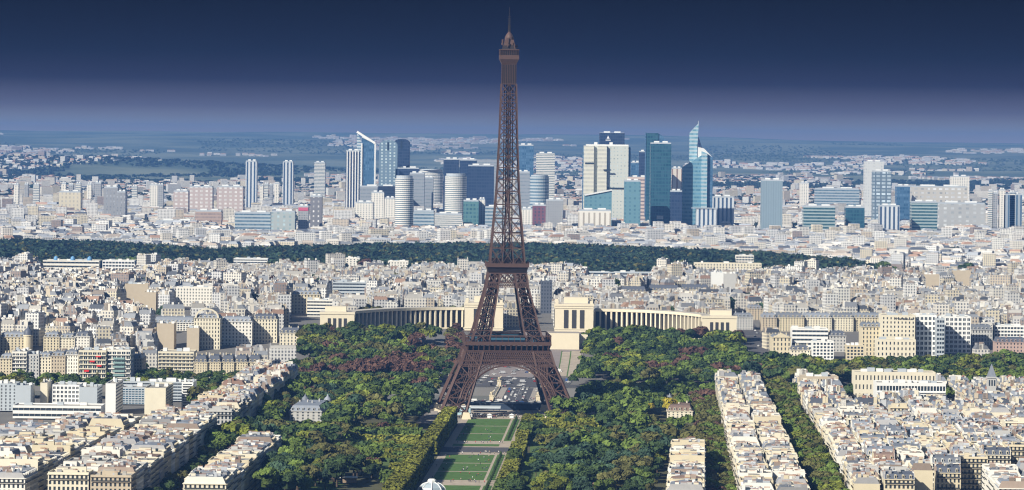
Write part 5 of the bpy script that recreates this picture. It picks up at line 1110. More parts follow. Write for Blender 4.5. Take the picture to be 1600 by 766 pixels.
mb = MB(); g = np.random.default_rng(41)         # the more distant lots of the near quarters
R_ = REC; X, Y, w_, d_, h, A = (np.array([q[k] for q in R_]) for k in range(6)); tw_ = np.array([q[6] for q in R_]); rfc = {'zinc': (.21, .235, .28), 'flat_roof': (.32, .31, .29), 'tile': (.26, .165, .13), 'slate': (.10, .115, .15)}
tr = np.array([rfc[q[7]] for q in R_])*g.uniform(.7, 1.3, (len(R_), 1)); n = len(R_); flat = np.array([q[7] == 'flat_roof' for q in R_]); ms = np.where(flat, .6, g.uniform(2.6, 4.2, n))
k_ = foot_mask(X, Y, 6)
X, Y, w_, d_, h, A, tw_, tr, flat, ms = (a[k_] for a in (X, Y, w_, d_, h, A, tw_, tr, flat, ms)); n = len(X)
mb.fr(X, Y, 0, h, w_, d_, ang=A, mat=0, tint=tw_); mb.fr(X, Y, h, h+ms, w_-.1, d_-.6, np.where(flat, w_-.5, w_-4.4), d_-.6, ang=A, mat=1, tint=tr)
for q in range(5):
    L_ = g.uniform(1.5, 4.2, n); s1 = g.choice([-1, 1], n); mb.fr(X, Y, h+.3, h+ms+g.uniform(1, 2.4, n), L_, .8, ang=A, ox=g.uniform(-.34, .34, n)*w_, oy=s1*(d_/2-.4), mat=1, tint=np.where((g.random(n) < .45)[:, None], tw_, np.array([(.36, .36, .37), (.72, .71, .67), (.30, .24, .20), (.5, .52, .55)])[g.integers(0, 4, n)]), ttop=(.34, .26, .22))
for q in range(7):
    tt = np.array([(.7, .68, .62), (.05, .06, .08), (.34, .18, .13), (.5, .46, .38)])[g.integers(0, 4, n)]; mb.fr(X, Y, h+ms, h+ms+g.uniform(.5, 2.2, n), g.uniform(.7, 2.8, n), g.uniform(.7, 2.4, n), ang=A, ox=g.uniform(-.3, .3, n)*w_, oy=g.uniform(-.4, .4, n)*d_, mat=1, tint=tt)
sx = -1
for q in range(4): mb.fr(X[~flat], Y[~flat], (h+.3)[~flat], (h+2.3)[~flat], 1.7, 1.4, ang=A[~flat], ox=(-w_/2+1.15)[~flat], oy=((q+.5)/4-.5)*d_[~flat], mat=1, tint=tw_[~flat])
o = stuff(mb.build('quarter_rooftops', [M['mass_wall'], M['mass_roof']])); o['label'] = 'cream apartment rows and roofs at the river end of the near quarters'; o['category'] = 'buildings'
# ---------------------------------------------------------------- trees
def crown(seed, r, hz, nl, n, leaf, flat=.25, kind='round'):
    g = np.random.default_rng(seed); cs, rs = [(0, 0, 0)], [r*.62]
    for k in range(nl):
        a = g.uniform(0, 2*pi); d = r*g.uniform(.3, .68); zc = g.uniform(-.35, .55)*hz
        if kind == 'cone': zc = g.uniform(-.6, .9)*hz; d = r*.5*(1-(zc/hz+.6)/1.7)
        cs.append((d*cos(a), d*sin(a), zc)); rs.append(r*g.uniform(.28, .48))
    cs, rs = np.array(cs), np.array(rs); w_ = rs**2; k = g.choice(len(rs), n*2, p=w_/w_.sum())
    d = g.normal(size=(n*2, 3)); d[:, 2] = np.abs(d[:, 2])*.9+d[:, 2]*.35; d /= np.linalg.norm(d, axis=1)[:, None]
    P = cs[k]+d*rs[k][:, None]*g.uniform(.8, 1.06, (n*2, 1))*np.array([1, 1, hz/r if kind != 'cone' else 1.0])
    inside = np.zeros(n*2, bool)
    for c_, q in zip(cs, rs): inside |= np.linalg.norm((P-c_)/np.array([1, 1, hz/r if kind != 'cone' else 1.0]), axis=1) < q*.74
    P, d, kk = P[~inside][:n], d[~inside][:n], k[~inside][:n]; m_ = len(P)
    nn = d+g.normal(0, .45, (m_, 3)); nn /= np.linalg.norm(nn, axis=1)[:, None]
    a = np.cross(nn, g.normal(size=(m_, 3))); a /= np.linalg.norm(a, axis=1)[:, None]; b_ = np.cross(nn, a)
    s_ = leaf*g.uniform(.6, 1.3, (m_, 1))/2; a, b_ = a*s_, b_*s_*g.uniform(.6, 1, (m_, 1))
    V = np.stack([P-a-b_, P+a-b_*.6, P+a*.7+b_, P-a*.8+b_*.9], 1)
    t_ = np.ones((m_, 3))*(g.uniform(.86, 1.14, (m_, 1)))*(1+.28*(g.random(len(rs))-.5)*2)[kk][:, None]
    return V, t_
SPEC = {'dark green': (.045, .074, .027), 'mid green': (.100, .145, .032), 'yellow-green': (.150, .175, .030), 'olive': (.105, .105, .036), 'russet': (.105, .060, .045), 'blue-green': (.045, .080, .048), 'golden': (.26, .22, .025)}
def leafmat(k, c):
    m, t, p = nodes('leaf_'+k.replace(' ', '_').replace('-', '_')); col = val(t, c, tint=True, rnd=.34, noise=.15, scale=.25)
    t.links.new(col, p.inputs['Base Color']); p.inputs['Roughness'].default_value = .85; p.inputs['Specular IOR Level'].default_value = .15
    return m
LM = {k: leafmat(k, c) for k, c in SPEC.items()}
PROTO = [crown(100+k, 6.0, 4.8, 9, 1150, 1.0) for k in range(5)] + [crown(110+k, 4.2, 6.4, 8, 950, .95, kind='cone') for k in range(2)]
TREE_ME = {}
def crown_mesh(k, sp):
    if (k, sp) not in TREE_ME:
        V, t_ = PROTO[k]; mb = MB(); mb.add(V.reshape(-1, 3), np.arange(len(V)*4).reshape(-1, 4), 0, t_)
        # a rough inner mass so that little light leaks through
        c_ = np.array([0, 0, 0]); mb.fr(0, 0, -2.8, 2.4, 4.6, 4.6, 3.6, 3.6, mat=0, tint=(.55, .55, .55)); TREE_ME[(k, sp)] = mb.mesh('crown', [LM[sp]])
    return TREE_ME[(k, sp)]
def trunk_mesh():
    mb = MB(); mb.lathe([(.55, 0), (.42, 1.2), (.34, 4.5), (.22, 8)], 7)
    mb.beams([(0, 0, 4), (0, 0, 4.4), (0, 0, 5), (0, 0, 4.2)], [(2.2, .6, 8.5), (-2, 1.1, 8.8), (.4, -2.3, 9), (-.8, 2.0, 8.2)], [.26, .24, .22, .22]); return mb.mesh('trunk', [M['trunk']])
TRUNK = trunk_mesh()
rT = np.random.default_rng(55)
def tree_sites(x0, x1, y0, y1, pitch, cond=None, jit=.38, sl=0.0):
    xs = np.arange(x0, x1, pitch); ys = np.arange(y0, y1, pitch); X, Y = np.meshgrid(xs, ys); X = X.ravel()+rT.uniform(-jit, jit, X.size)*pitch; Y = Y.ravel()+rT.uniform(-jit, jit, Y.size)*pitch
    X = X+sl*(Y-2500)
    if cond is not None: k = cond(X, Y); X, Y = X[k], Y[k]
    return X, Y
zones = []   # (X, Y, phrase, species weights, height range)
G1 = {'dark green': 4, 'mid green': 5, 'blue-green': 1.5, 'olive': 2, 'yellow-green': 1.5, 'russet': .35}
def zone(X, Y, phrase, spec, hr=(9, 16), conep=.12):
    ok = (np.abs(X) < Y*.151) & ((smooth_noise(X+7e4, Y*.5, 24, 91) < .72) | ('block' in phrase) | ('quay' in phrase) | ('avenue' in phrase))
    for x, y in zip(X[ok], Y[ok]): zones.append((x, y, phrase, spec, hr, conep))
HEDGE_L = lambda Y: -37.5+.035*(Y-2687); HEDGE_R = lambda Y: 13+.035*(Y-2687)
def openL(X, Y): return (X < HEDGE_L(Y)-27) & ~((X > -170) & (X < -134) & (Y > 2540) & (Y < 2720)) & ~((Y < 2300) & (X < -135+.03*(Y-2500)))
def condL(X, Y): return openL(X, Y) & ~((np.abs(Y-2335) < 16) & (X > -95)) & ~((np.abs(Y-2475) < 14) & (X > -105) & (X < -60)) & ~((np.abs(Y-2120) < 6) & (X > -110) & (X < -70))
zone(*tree_sites(-205, -60, 2065, 2420, 12.3, condL), 'in the lower left park', G1)
zone(*tree_sites(-205, -60, 2420, 2680, 12.4, lambda X, Y: openL(X, Y) & (X > -186)), 'near the domed mansion', G1)
zone(*tree_sites(-190, -60, 2680, 2884, 12.4, lambda X, Y: (X < -64)), 'near the left tower leg', G1)
zone(*tree_sites(-190, -44, 3055, 3385, 11.5, lambda X, Y: (X < -40+.02*(Y-3050))), 'in the left hill garden', {'russet': 9, 'dark green': 3, 'mid green': 2, 'yellow-green': .7, 'olive': 2}, (10, 15))
zone(*tree_sites(-150, -50, 3560, 3640, 11, None), 'behind the left palace wing', {'russet': 5, 'olive': 1}, (10, 13))
def condR(X, Y): return (X > HEDGE_R(Y)+10) & (X < 132+.042*(Y-2500)) & ~((X > 109+.055*(Y-2500)) & (X < 146+.055*(Y-2500)) & (Y < 2275)) & ~((X > 106) & (X < 138) & (Y > 2480) & (Y < 2690)) & ~((X > 26) & (X < 62) & (Y > 2428) & (Y < 2452)) & ~((X > 16) & (X < 52) & (Y > 2120) & (Y < 2150)) & ~((np.abs(X-(73+.055*(Y-2500))) < 2.6) & (Y < 2560))
zone(*tree_sites(8, 150, 2065, 2420, 12.3, condR), 'in the lower right park', {'dark green': 4, 'mid green': 3, 'blue-green': 3, 'olive': 3, 'yellow-green': 1.2, 'russet': .15})
zone(*tree_sites(8, 160, 2420, 2870, 12.4, lambda X, Y: condR(X, Y) & ~((X < 58) & (Y > 2660))), 'in the upper right park', {'dark green': 5, 'mid green': 4, 'blue-green': 2, 'olive': 2, 'yellow-green': 1, 'golden': .2})
zone(*tree_sites(66, 216, 3060, 3375, 11.5, lambda X, Y: (X > 62+.03*(Y-3060))), 'in the right hill garden', {'russet': 9, 'dark green': 4, 'mid green': 3, 'yellow-green': 1}, (10, 15))
zone(*tree_sites(138, 149, 1960, 2900, 9.5, None, .2, .042), 'before the long right block', {'russet': 6, 'olive': 2, 'mid green': 1}, (8, 11))
zone(*tree_sites(201, 214, 1960, 2930, 6.6, None, .15, .04), 'in the right avenue', {'mid green': 4, 'olive': 4, 'yellow-green': 2}, (11, 14))
zone(*tree_sites(-460, 470, 2846, 2884, 12.4, lambda X, Y: ((X < -62) | (X > 66)) & ~((np.abs(X) < 0))), 'along the near quay', {'dark green': 3, 'mid green': 4, 'olive': 2, 'yellow-green': 2}, (11, 15))
zone(*tree_sites(-490, -60, 3022, 3060, 8.5, None), 'along the far left quay', {'dark green': 4, 'mid green': 4, 'olive': 2}, (7, 9.5))
zone(np.array([39., 46, 53, 61, 43, 57]), np.array([2668., 2664, 2670, 2666, 2652, 2650]), 'beside the right tower leg', {'mid green': 3, 'dark green': 2}, (14.5, 17))
zone(*tree_sites(225, 500, 3040, 3215, 11.5, lambda X, Y: X > 60), 'along the far right quay', {'dark green': 4, 'mid green': 4, 'olive': 2, 'yellow-green': 2}, (11, 15))
zone(*tree_sites(60, 225, 3026, 3062, 11.5, None), 'at the far bank below the hill garden', G1)
zone(*tree_sites(-238, -229, 2640, 2960, 10, None, .2), 'beside the narrow left block', G1)
zone(*tree_sites(-188, -170, 2395, 2450, 9, None), 'in the left park-edge gap', G1)
zone(*tree_sites(-186, -176, 2000, 2290, 10, None, .2, .03), 'left of the park-edge block', {'dark green': 3, 'olive': 2}, (7, 10))
def low_garden(x, y): return (HEDGE_L(y)-72 < x < HEDGE_L(y)-20 and 2270 < y < 2580) or (HEDGE_R(y)+8 < x < HEDGE_R(y)+58 and 2390 < y < 2650) or (HEDGE_R(y)+8 < x < HEDGE_R(y)+30 and 2100 < y < 2390)
zones = [q for q in zones if not low_garden(q[0], q[1]) or rT.random() < .5]
zX = np.array([q[0] for q in zones]); zY = np.array([q[1] for q in zones])
zh = np.array([rT.uniform(*q[4]) for q in zones]); zh *= 1.12+.38*smooth_noise(zX+9e4, zY, 30, 8); zh *= np.array([.55 if low_garden(x, y) else 1.0 for x, y in zip(zX, zY)])
ok, px, py = clear_mask(zX, zY, np.array([float(gzf(y)) for y in zY])+zh, 3.0, -11)
ok &= (py < 790)
idx = np.where(ok)[0]; idx = idx[np.argsort(zY[idx])]
print('tree sites', len(idx))
patch = smooth_noise(zX+9e4, zY*.6, 38, 77); patch2 = smooth_noise(zX+5e4, zY*.6, 30, 78)
def species(i):
    sp = dict(zones[i][3])
    for k in sp: sp[k] *= {'russet': (6 if patch[i] > .70 else .03), 'yellow-green': (3.5 if patch2[i] > .66 else .3), 'mid green': (1.8 if patch[i] < .4 else .8)}.get(k, 1)
    ks = list(sp); p = np.array([sp[k] for k in ks]); return ks[rT.choice(len(ks), p=p/p.sum())]
near = [i for i in idx if zY[i] < 2900][:298]; nearset = set(near)
byz = {}
for i in near: byz.setdefault(zones[i][2], []).append(i)
order = {}
for ph, L in byz.items():
    L.sort(key=lambda i: zY[i]); row = 0
    if 'avenue' in ph or 'block' in ph:
        for k, i in enumerate(L): order[i] = (f"{nth(k+1)} from the front", '')
        continue
    ch = [L[k:k+9] for k in range(0, len(L), 9)]
    for r_i, c_ in enumerate(ch):
        c_.sort(key=lambda i: zX[i])
        for k, i in enumerate(c_): order[i] = (f"{nth(k+1)} from left", f", {nth(r_i+1)} rank")
LOWV = [PROTO[k] for k in range(7)]
for i in near:
    sp = species(i); k = int(rT.integers(0, 5)) if rT.random() > zones[i][5] else int(rT.integers(5, 7)); hgt = zh[i]; ch = 4.8 if k < 5 else 8; s_ = hgt/(12.8 if k < 5 else 16.5)
    a, b_ = order[i]; shape = 'round' if k < 5 else 'narrow'
    rt = thing('tree', f"{sp} {shape} tree {zones[i][2]}{b_}, {a}", 'tree', (zX[i], zY[i], float(gzf(zY[i]))), rT.uniform(0, 6.28), 'park and avenue trees')
    rt.scale = (s_*rT.uniform(.9, 1.15), s_*rT.uniform(.9, 1.15), s_)
    link('crown', crown_mesh(k, sp), rt, (0, 0, 7.6 if k < 5 else 8.0)); link('trunk', TRUNK, rt)
# the rest: one object for each wooded stretch
SMALL = [crown(200+k, 6.0, 4.8, 7, 300, 1.7) for k in range(6)]
def many(name, label, X, Y, Z, H_, cols, protos, base, seed, sub=None, mt=None):
    g = np.random.default_rng(seed); mb = MB(); which = g.integers(0, len(protos), len(X))
    for k, (V, t_) in enumerate(protos):
        s = which == k; n = s.sum()
        if not n: continue
        a = g.uniform(0, 2*pi, n); c_, s_ = np.cos(a), np.sin(a); sc_ = (H_[s]/12.8)[:, None, None]; W = V.reshape(1, -1, 3)*sc_*np.array([1.08, 1.08, 1])
        Vx = W[..., 0]*c_[:, None]-W[..., 1]*s_[:, None]+X[s][:, None]; Vy = W[..., 0]*s_[:, None]+W[..., 1]*c_[:, None]+Y[s][:, None]; Vz = W[..., 2]+Z[s][:, None]+base*(H_[s]/12.8)[:, None]
        q = V.shape[0]; F_ = np.arange(n*q*4).reshape(-1, 4)
        mb.add(np.stack([Vx, Vy, Vz], -1).reshape(-1, 3), F_, 0, (cols[s][:, None]*t_[None]).reshape(-1, 3))
    o = stuff(mb.build(name, [mt or M['mass_leaf']])); o['label'] = label; o['category'] = 'trees'; return o
rest = np.array([i for i in idx if i not in nearset])
cols = np.array([SPEC[species(i)] for i in rest])*rT.uniform(.8, 1.25, (len(rest), 1))
for nm, lab, sel in (('park_trees', 'mixed green and russet park trees around the iron tower', zY[rest] < 2840), ('riverbank_trees', 'trees along the river and in the hill gardens', zY[rest] >= 2840)):
    r_ = rest[sel]; many(nm, lab, zX[r_], zY[r_], np.array([float(gzf(y)) for y in zY[r_]]), zh[r_], cols[sel], SMALL, 7.6, 60)
    print(nm, len(r_))
# trees among the roofs
g = np.random.default_rng(61); n = 900; Yt = g.uniform(3100, 5150, n); Xt = g.uniform(-.155, .155, n)*Yt
k = clear_mask(Xt, Yt, gzf(Yt)+13, 4)[0] & foot_mask(Xt, Yt, 5) & ~in_park(Xt, Yt) & (smooth_noise(Xt+9e4, Yt, 90, 9) > .58); Xt, Yt = Xt[k], Yt[k]
c_ = np.array(list(SPEC.values()))[g.choice([0, 1, 3, 4, 5], len(Xt))]; many('courtyard_trees', 'dark trees in courtyards and streets among the hillside roofs', Xt, Yt, gzf(Yt), g.uniform(15, 24, len(Xt)), c_, SMALL, 7.6, 62)
# the great wood
TINY = [crown(300+k, 7.2, 5.4, 4, 44, 4.6) for k in range(6)]
g = np.random.default_rng(63); xs = np.arange(-1150, 1000, 12.5); ys = np.arange(4770, 7000, 12.5); X, Y = np.meshgrid(xs, ys); X = X.ravel()+g.uniform(-5, 5, X.size); Y = Y.ravel()+g.uniform(-5, 5, Y.size)
H_ = g.uniform(11, 17, len(X))*(.85+.3*smooth_noise(X+9e4, Y, 60, 12)); Z = tz(X, Y); u0 = X*FPX/Y; px = 800+u0; pyt = 222+(CAMH-Z-H_)*FPX/Y+u0*SR
k = (np.abs(X) < Y*.155) & clear_mask(X, Y, Z+H_, 5, -1)[0] & (pyt > wood_px(px)) & ((smooth_noise(X+9e4, Y*.4, 240, 13) > .13) | (Y < 5100)) & (px < 1392) & foot_mask(X, Y, 4)
X, Y, Z, H_ = X[k], Y[k], Z[k], H_[k]; s_ = smooth_noise(X+9e4, Y, 55, 14)
c_ = np.where((g.random(len(X)) < .12)[:, None], np.array([SPEC['olive']]), np.where((g.random(len(X)) < .5)[:, None], np.array([(.026, .050, .036)]), np.array([(.038, .066, .038)])))*(.65+.7*s_)[:, None]
many('great_wood', 'wide band of dark green wood between the roofs and the business district', X, Y, Z, H_, c_, TINY, 7.0, 64); print('wood', len(X))
# suburb trees
g = np.random.default_rng(65); n = 36000; Yt = 5600+(16500-5600)*g.random(n)**1.25; Xt = g.uniform(-.158, .158, n)*Yt
Z = tz(Xt, Yt); H_ = g.uniform(9, 14, n)*(1+(Yt-5600)/40000); px = 800+Xt*FPX/Yt; pyt = 222+(CAMH-Z-H_)*FPX/Yt
k = (222+(CAMH-36)*FPX/Yt < wood_px(px)+2) & clear_mask(Xt, Yt, Z+H_, 6, 1)[0] & (smooth_noise(Xt+9e4, Yt*.5, 300, 15)+.25*smooth_noise(Xt+9e4, Yt, 80, 16) > np.where(Yt < 9000, .53, .52))
Xt, Yt, Z, H_ = Xt[k], Yt[k], Z[k], H_[k]
c_ = np.array([(.025, .045, .028), (.04, .065, .035), (.045, .06, .035)])[g.choice(3, len(Xt))]
FEW = [crown(320+k, 8.5, 5.0, 3, 18, 7.0) for k in range(5)]
many('suburb_trees', 'dark clumps of trees scattered through the suburbs', Xt, Yt, Z, H_, c_, FEW, 6.0, 66); print('suburb trees', len(Xt))
g = np.random.default_rng(67); n = 16000; Yt = 15000+12500*g.random(n); Xt = g.uniform(-.158, .158, n)*Yt; k = smooth_noise(Xt+9e4, Yt*.5, 900, 17) > .55; Xt, Yt = Xt[k], Yt[k]
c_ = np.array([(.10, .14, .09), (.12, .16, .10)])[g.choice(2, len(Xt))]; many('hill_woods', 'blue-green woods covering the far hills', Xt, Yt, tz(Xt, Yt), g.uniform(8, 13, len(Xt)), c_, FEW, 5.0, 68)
# ---------------------------------------------------------------- clipped hedges of the park
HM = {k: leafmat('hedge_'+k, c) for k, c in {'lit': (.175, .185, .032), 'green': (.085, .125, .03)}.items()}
HT_ = MB(); HT_.lathe([(.22, 0), (.18, 2.6)], 6); HTRUNK = HT_.mesh('trunk', [M['trunk']])
def hedge(label, x0, x1, y0, y1, h, seed, group='clipped hedge walls of the park', z0=0.0, key='lit', sl=AX, dens=.85):
    g = np.random.default_rng(seed); rt = thing('clipped_hedge', label, 'hedge', ((x0+x1)/2, (y0+y1)/2, z0), -atan(sl), group)
    wx, dy = x1-x0, y1-y0; mb = MB(); mb.fr(0, 0, 2.2, h-.5, wx-1.0, dy-1.0, mat=0, tint=(.6, .6, .6), bottom=True)
    faces = [((wx, dy), 'T'), ((wx, h-2), 'F'), ((wx, h-2), 'K'), ((dy, h-2), 'L'), ((dy, h-2), 'R')]
    for (a, b), f in faces:
        n = int(a*b*dens); u = g.uniform(-.5, .5, n)*a; v = g.uniform(0, 1, n)*b
        if f == 'T': P = np.stack([u, (v/b-.5)*dy, np.full(n, h)+g.normal(0, .22, n)+.5*(smooth_noise(u+500, v+y0, 4, seed)-.5)], 1); nn = np.array([0, 0, 1.0])
        elif f in 'FK': s_ = -1 if f == 'F' else 1; P = np.stack([u, np.full(n, s_*dy/2)+g.normal(0, .2, n), 2+v], 1); nn = np.array([0, s_, .15])
        else: s_ = -1 if f == 'L' else 1; P = np.stack([np.full(n, s_*wx/2)+g.normal(0, .2, n), u, 2+v], 1); nn = np.array([s_, 0, .15])
        d = nn+g.normal(0, .4, (n, 3)); d /= np.linalg.norm(d, axis=1)[:, None]; a_ = np.cross(d, g.normal(size=(n, 3))); a_ /= np.linalg.norm(a_, axis=1)[:, None]; b_ = np.cross(d, a_); s = g.uniform(.45, .95, (n, 1))
        V = np.stack([P-a_*s-b_*s, P+a_*s-b_*s, P+a_*s+b_*s, P-a_*s+b_*s], 1).reshape(-1, 3)
        mb.add(V, np.arange(n*4).reshape(-1, 4), 0, np.repeat(g.uniform(.75, 1.25, (n, 1)), 3, 1))
    mb.build('foliage', HM[key], rt)
    mb = MB(); k = max(2, int(dy/7)); k2 = max(1, int(wx/7)); yy, xx = np.meshgrid(np.linspace(-dy/2+1.5, dy/2-1.5, k), np.linspace(-wx/2+1.5, wx/2-1.5, k2) if k2 > 1 else [0.0])
    for x_, y_ in zip(xx.ravel(), yy.ravel()): link('trunk', HTRUNK, rt, (x_, y_, 0))
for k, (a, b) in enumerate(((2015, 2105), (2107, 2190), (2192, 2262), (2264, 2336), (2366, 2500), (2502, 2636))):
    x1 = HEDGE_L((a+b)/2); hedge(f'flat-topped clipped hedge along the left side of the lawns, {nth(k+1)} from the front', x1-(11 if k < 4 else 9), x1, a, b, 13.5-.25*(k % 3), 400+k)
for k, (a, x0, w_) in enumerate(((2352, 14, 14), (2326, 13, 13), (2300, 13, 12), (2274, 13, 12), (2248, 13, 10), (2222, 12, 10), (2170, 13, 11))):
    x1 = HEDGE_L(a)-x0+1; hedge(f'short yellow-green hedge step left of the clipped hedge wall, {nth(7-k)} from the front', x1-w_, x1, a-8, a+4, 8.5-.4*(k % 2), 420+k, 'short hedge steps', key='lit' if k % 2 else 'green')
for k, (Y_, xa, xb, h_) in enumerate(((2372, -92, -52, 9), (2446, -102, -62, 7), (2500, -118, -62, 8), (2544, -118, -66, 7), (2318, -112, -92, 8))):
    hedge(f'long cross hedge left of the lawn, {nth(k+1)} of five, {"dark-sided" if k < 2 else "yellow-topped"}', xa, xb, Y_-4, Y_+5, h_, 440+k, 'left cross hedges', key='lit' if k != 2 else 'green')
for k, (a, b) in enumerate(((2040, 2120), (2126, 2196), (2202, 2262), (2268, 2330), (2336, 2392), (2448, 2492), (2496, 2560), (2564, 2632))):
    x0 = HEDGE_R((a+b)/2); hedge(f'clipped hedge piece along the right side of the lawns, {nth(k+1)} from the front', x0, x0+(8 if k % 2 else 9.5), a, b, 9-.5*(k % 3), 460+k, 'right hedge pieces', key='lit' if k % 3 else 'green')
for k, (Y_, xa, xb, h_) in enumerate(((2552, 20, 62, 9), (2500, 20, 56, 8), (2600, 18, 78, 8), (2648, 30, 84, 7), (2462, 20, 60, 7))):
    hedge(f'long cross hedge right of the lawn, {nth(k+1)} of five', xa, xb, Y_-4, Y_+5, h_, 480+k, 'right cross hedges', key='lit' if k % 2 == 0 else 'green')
# small clipped yews beside the lawns
YEW = MB(); YEW.lathe([(.9, 0), (1.15, .6), (.9, 1.8), (.45, 2.8), (.08, 3.4)], 8); YEW_ME = YEW.mesh('clipped_yew', [LM['dark green']])
k = 0
for Y_ in np.arange(2075, 2690, 13.0):
    if 2384 < Y_ < 2492: continue
    k += 1; o = link('clipped_yew', YEW_ME, None, (ax(5.6, Y_), Y_, .18)); tag(o, f'small cone-clipped yew in the strip right of the lawns, {nth(k)} from the front', 'shrub', 'clipped yews')

# ---------------------------------------------------------------- people, cars, street things
def skin_person(pose):
    me = bpy.data.meshes.new('p'); J = {'walk': [(0, 0, .95), (0, 0, 1.2), (0, 0, 1.42), (0, .02, 1.52), (0, .03, 1.68), (-.1, 0, .9), (-.12, .16, .5), (-.12, .1, .05), (.1, 0, .9), (.12, -.14, .5), (.12, -.26, .07), (-.2, 0, 1.4), (-.27, -.06, 1.12), (-.25, .1, .88), (.2, 0, 1.4), (.27, .08, 1.12), (.25, -.1, .9)],
         'stand': [(0, 0, .95), (0, 0, 1.2), (0, 0, 1.42), (0, .02, 1.52), (0, .03, 1.68), (-.1, 0, .9), (-.12, .02, .5), (-.13, 0, .05), (.1, 0, .9), (.12, .02, .5), (.13, 0, .05), (-.2, 0, 1.4), (-.26, 0, 1.12), (-.25, .04, .85), (.2, 0, 1.4), (.26, 0, 1.12), (.24, .14, 1.0)],
         'sit': [(0, 0, .14), (0, -.04, .42), (0, -.06, .62), (0, -.04, .74), (0, -.02, .9), (-.1, .05, .13), (-.16, .42, .36), (-.14, .72, .06), (.1, .05, .13), (.16, .42, .36), (.14, .72, .06), (-.2, -.06, .6), (-.27, -.14, .36), (-.2, -.26, .08), (.2, -.06, .6), (.27, -.12, .36), (.2, -.24, .08)]}[pose]
    E = [(0, 1), (1, 2), (2, 3), (3, 4), (0, 5), (5, 6), (6, 7), (0, 8), (8, 9), (9, 10), (2, 11), (11, 12), (12, 13), (2, 14), (14, 15), (15, 16)]
    R_ = [.15, .14, .15, .06, .11, .1, .075, .05, .1, .075, .05, .07, .05, .035, .07, .05, .035]
    me.from_pydata(J, E, []); o = link('p', me); sm = o.modifiers.new('s', 'SKIN')
    for v, r_ in zip(me.skin_vertices[0].data if me.skin_vertices else [], R_): v.radius = (r_, r_)
    bpy.context.view_layer.update(); dg = bpy.context.evaluated_depsgraph_get(); res = bpy.data.meshes.new_from_object(o.evaluated_get(dg)); bpy.data.objects.remove(o); return res
CL = {'white': (.8, .8, .78), 'dark blue': (.04, .06, .16), 'black': (.02, .02, .025), 'red': (.5, .04, .04), 'beige': (.5, .42, .32)}
skinm = mat('skin', (.5, .33, .25), .7); legm = mat('trousers', (.07, .08, .11), .8)
PM = {}
for pose in ('walk', 'stand', 'sit'):
    base = skin_person(pose)
    for cn, c in CL.items():
        m2 = base.copy(); m2.name = 'person'; m2.materials.clear()
        for mm in (mat('cloth_'+cn.replace(' ', '_'), c, .85), legm, skinm): m2.materials.append(mm)
        top = max(v.co.z for v in m2.vertices)
        for p_ in m2.polygons:
            z = p_.center.z; p_.material_index = 2 if z > top-.26 else (0 if z > (top*.52 if pose != 'sit' else .25) else 1)
        PM[(pose, cn)] = m2
g = np.random.default_rng(90); np_ = 0
PW_ = {'walk': 'walking', 'stand': 'standing', 'sit': 'sitting'}
spots = []
for k in range(40):
    y0, y1 = LAWNS[g.choice([0, 1, 2, 4, 4, 5, 5, 6, 6, 7])]; Y_ = g.uniform(y0+2, y1-2); spots.append((ax(g.uniform(-16, 0), Y_), Y_, .18, 'on the lawn', g.choice(['sit', 'sit', 'stand'])))
for k in range(34): Y_ = g.choice([2485, 2478, 2396, 2388, 2195, 2186, 2474])+g.uniform(-2, 2); spots.append((ax(g.uniform(-24, 8), Y_), Y_, .12, 'on the cross walk', 'walk'))
for k in range(22): Y_ = g.uniform(2180, 2600); spots.append((ax(g.uniform(-33, -26), Y_), Y_, .12, 'on the shaded left walk', 'walk'))
for k in range(90): spots.append((g.uniform(-36, 8), g.uniform(2697, 2732), .15, 'in the crowd before the tower', g.choice(['walk', 'stand'])))
for k in range(36): spots.append((g.uniform(-34, 30), g.uniform(2880, 2892) if k % 2 else g.uniform(3024, 3030), 1.08 if k % 2 else 1.1, 'beside the bridge road', 'walk'))
cnt = {}; spots.sort(key=lambda q: q[1])
for X_, Y_, z_, wh, pose in spots:
    cn = list(CL)[g.choice(5, p=[.18, .25, .32, .1, .15])]; o = link('person', PM[(pose, cn)], None, (X_, Y_, max(z_, .12)), g.uniform(0, 6.28)); cnt[wh] = cnt.get(wh, 0)+1
    if 'beside' in wh: o.location.z = 1.06; o.location.x = bx(Y_)+(-14.2 if g.random() < .5 else 14.2)+g.uniform(-2, 2); o.location.y = float(np.clip(Y_, 2870, 3030))
    tag(o, f"person in {cn} top {PW_[pose]} {wh}, {nth(cnt[wh])} from front", 'person', 'people '+wh)
